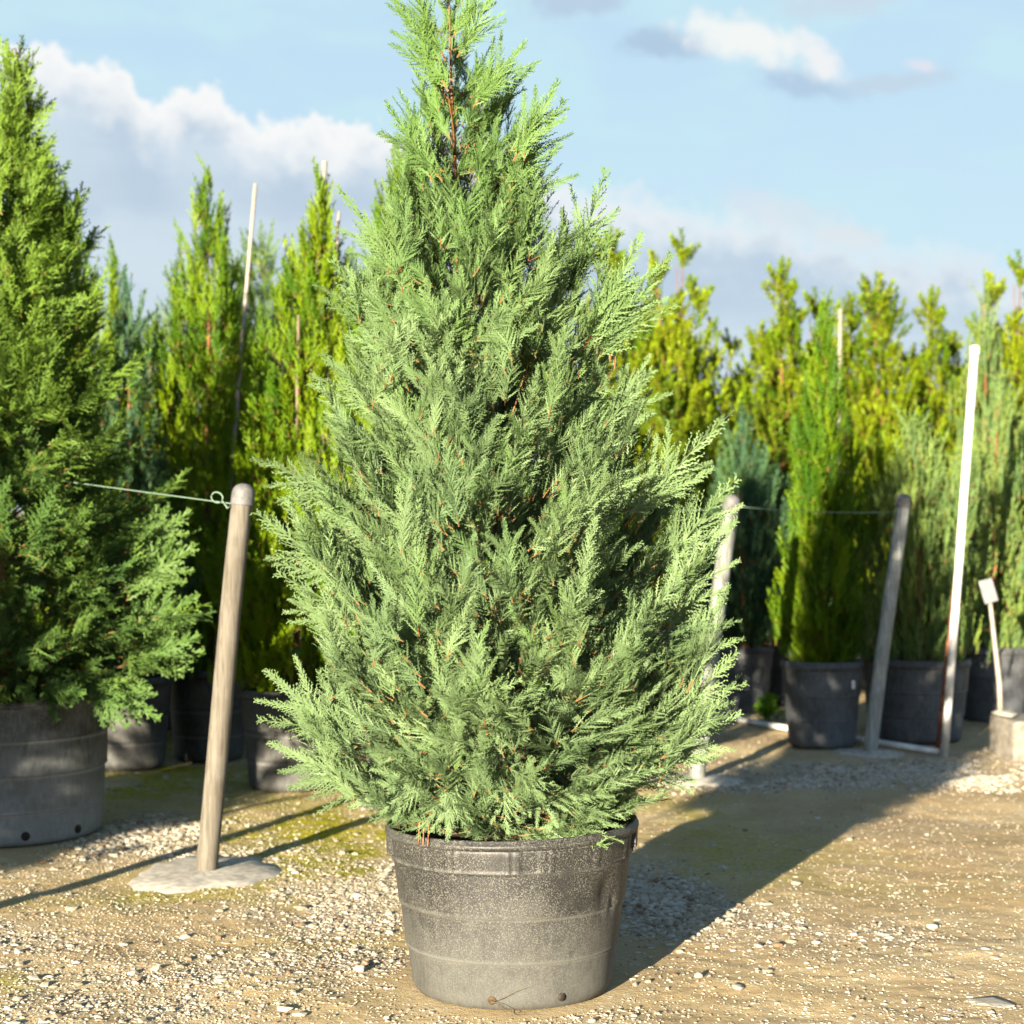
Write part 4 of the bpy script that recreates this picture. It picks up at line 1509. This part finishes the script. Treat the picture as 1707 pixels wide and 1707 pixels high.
w1 = on_post(PB1, T1, 1.535)
w2 = on_post(PB2, T2, 1.52)
w3 = on_post(PB3, T3, 1.50)
wire('pale wire with a loose loop, tied from the leaning post to the big left conifer', (w1 + np.array((-.045, -.01, 0)), np.array((POT_LEFT[0] + .02, POT_LEFT[1], 1.68))), .0, True)
wire('pale wire running from the middle post to the left, behind the sharp conifer', (np.array((-.55, 9.2, 1.5)), w2 + np.array((-.045, -.01, 0))), .02)
wire('pale wire stretched between the middle post and the post by the white pole', (w2 + np.array((.045, .01, .01)), w3 + np.array((-.04, 0, 0))), .015)

# ------------------------------------------------------------------ poles, pipe, marker, block, weed
X0, Y0 = gp(1573, 1262)
root = thing('white_pole', 'tall thin white plastic pole leaning slightly beside the juniper', 'pole', (X0, Y0, 0))
tp_ = at(1625, 578, Y0)
mb = MB()
mb.tube([(0, 0, -.05), ((tp_.x - X0) * .5 + .004, 0, tp_.z * .5), (tp_.x - X0, 0, tp_.z)], .0245, 16)
mb.build('pipe', M_pvc, root)
mb = MB()
mb.lathe([(.027, -.05), (.0285, -.048), (.0285, -.004), (.026, .004), (.012, .007), (.001, .008)], 16)
c_ = mb.build('cap', M_pvc, root, loc=(tp_.x - X0, 0, tp_.z))
mb = MB()
XA, YA = gp(1561, 1256)
tA = at(1600, 890, YA + .05)
mb.tube([(XA, YA, -.03), (tA.x, YA + .05, tA.z)], [.013, .011], 10)
tagit(mb.build('metal_rod', M_rust), 'rusty brown rod standing against the white pole', 'rod')
mb = MB()
ptsp = [gp(1195, 1199), gp(1300, 1217), gp(1420, 1236), gp(1562, 1259)]
mb.tube([(x, y, .022) for x, y in ptsp], .020, 12)
tagit(mb.build('white_pipe', M_pvc), 'white plastic pipe lying on the ground along the pots', 'pipe')

YM = 11.0
XM = (1668 - 853.5) / F * YM
ZB = zy(1192, YM)
XB = (1690 - 853.5) / F * 10.9
mb = MB()
mb.box((XB + .25, 11.0, (ZB - .012) / 2 - .01), (.62, .42, ZB + .008), .10)
b_ = mb.build('concrete_block', M_block, None, smooth=False, bevel=.02)
tagit(b_, 'rough pale concrete block cut off by the right edge', 'block')
rq = np.random.RandomState(2)
V, Fc = pebble_arrays(rq, np.array([XM + .02]), np.array([YM]), np.array([.115]))
V[:, 2] = (V[:, 2] - V[:, 2].min()) * .42 + ZB - .012
mb = MB()
mb.add(V, None, Fc)
tagit(mb.build('flat_stone', M_stone, None, smooth=False, bevel=.008), 'flat pale stone on top of the concrete block, round the marker stake', 'stone')
root = thing('marker_stake', 'thin pale stake with a small grey plate, leaning left at the right edge', 'marker', (XM, YM, ZB))
pt = [at(px, py, YM) for px, py in ((1668, 1192), (1666, 1140), (1658, 1070), (1650, 1000), (1645, 975))]
mb = MB()
mb.tube([(p.x - XM, 0, p.z - ZB) for p in pt], [.018, .0165, .015, .013, .012], 10)
mb.build('stake', M_pale_stake, root)
pm = at(1646, 985, YM)
mb = MB()
mb.box((0, 0, 0), (.088, .012, .145))
pl = mb.build('plate', M_plate, root, loc=(pm.x - XM, -.021, pm.z - ZB), smooth=False, bevel=.003)
pl.rotation_euler = (R(-8), R(-14), R(10))

rw = np.random.RandomState(19)
XW, YW = gp(1285, 1205)
root = thing('weed', 'small bright green weed beside the slate-grey pot', 'plant', (XW, YW + .1, 0))
n = 26
ph = rw.rand(n) * 6.28
posw = np.stack([.05 * np.cos(ph) * rw.rand(n), .05 * np.sin(ph) * rw.rand(n), rw.uniform(.0, .13, n)], 1)
axw = np.stack([np.cos(ph) * .8, np.sin(ph) * .8, rw.uniform(.5, 1.2, n)], 1)
place('leaves', [leafy_twig(np.random.RandomState(700), .09, 7, .05, .035)], posw, axw, rw.normal(0, 1, (n, 3)), rw.uniform(.6, 1.1, n), rw.rand(n), rw.rand(n) * .5, (M_weed, M_bark), root, rw)
mb = MB()
mb.tube([(0, 0, -.01), (.005, 0, .08), (.0, .005, .16)], [.004, .003, .002], 6)
mb.build('stem', M_weed, root)

# single larger stones
stones = [((1648, 1672), .085, .16, 'broad pale flat stone half sunk at the lower right corner'), ((1165, 1628), .022, .5, 'white pebble alone near the long shadow edge right of the pot'),
          ((600, 1617), .024, .5, 'white pebble left of the foot of the sharp pot'), ((403, 1673), .015, .6, 'small round white pebble low on the left of the yard'),
          ((1553, 1545), .022, .5, 'cream pebble with a dark shadow in the sunny right yard'), ((1230, 1648), .022, .4, 'cream stone on the sand below the white pebble at the shadow edge')]
for i, ((px, py), s, fl, words) in enumerate(stones):
    rq = np.random.RandomState(40 + i)
    x, y = gp(px, py)
    V, Fc = pebble_arrays(rq, np.array([x]), np.array([y]), np.array([s]))
    g = float(ground_h(np.array([x]), np.array([y]))[0])
    zc = V[:, 2].min()
    V[:, 2] = g - .004 + (V[:, 2] - zc) * (fl if fl < .3 else 1.0) - (.004 if fl < .3 else 0)
    mb = MB()
    mb.add(V, None, Fc)
    o = mb.build('stone', M_stone, None, smooth=False, bevel=s * .12)
    tagit(o, words, 'stone')

wood_post('wooden post outside the frame on the left, throwing a thin shadow', (-2.9, 4.58), Vector((-2.8, 4.58, 1.6)), .044, .28, 5)

# ------------------------------------------------------------------ what stands just outside the frame on the sunny side and shades the left
for (x, y, k, rz, words) in ((-4.15, 4.2, .88, 1.3, 'tall conifer outside the frame on the left, nearest the camera side'),
                             (-5.3, 5.2, .92, 2.2, 'tall conifer outside the frame on the left, beyond the nearest one')):
    dup(LEFT, (x, y, 0), rz, (k, k, k), words)
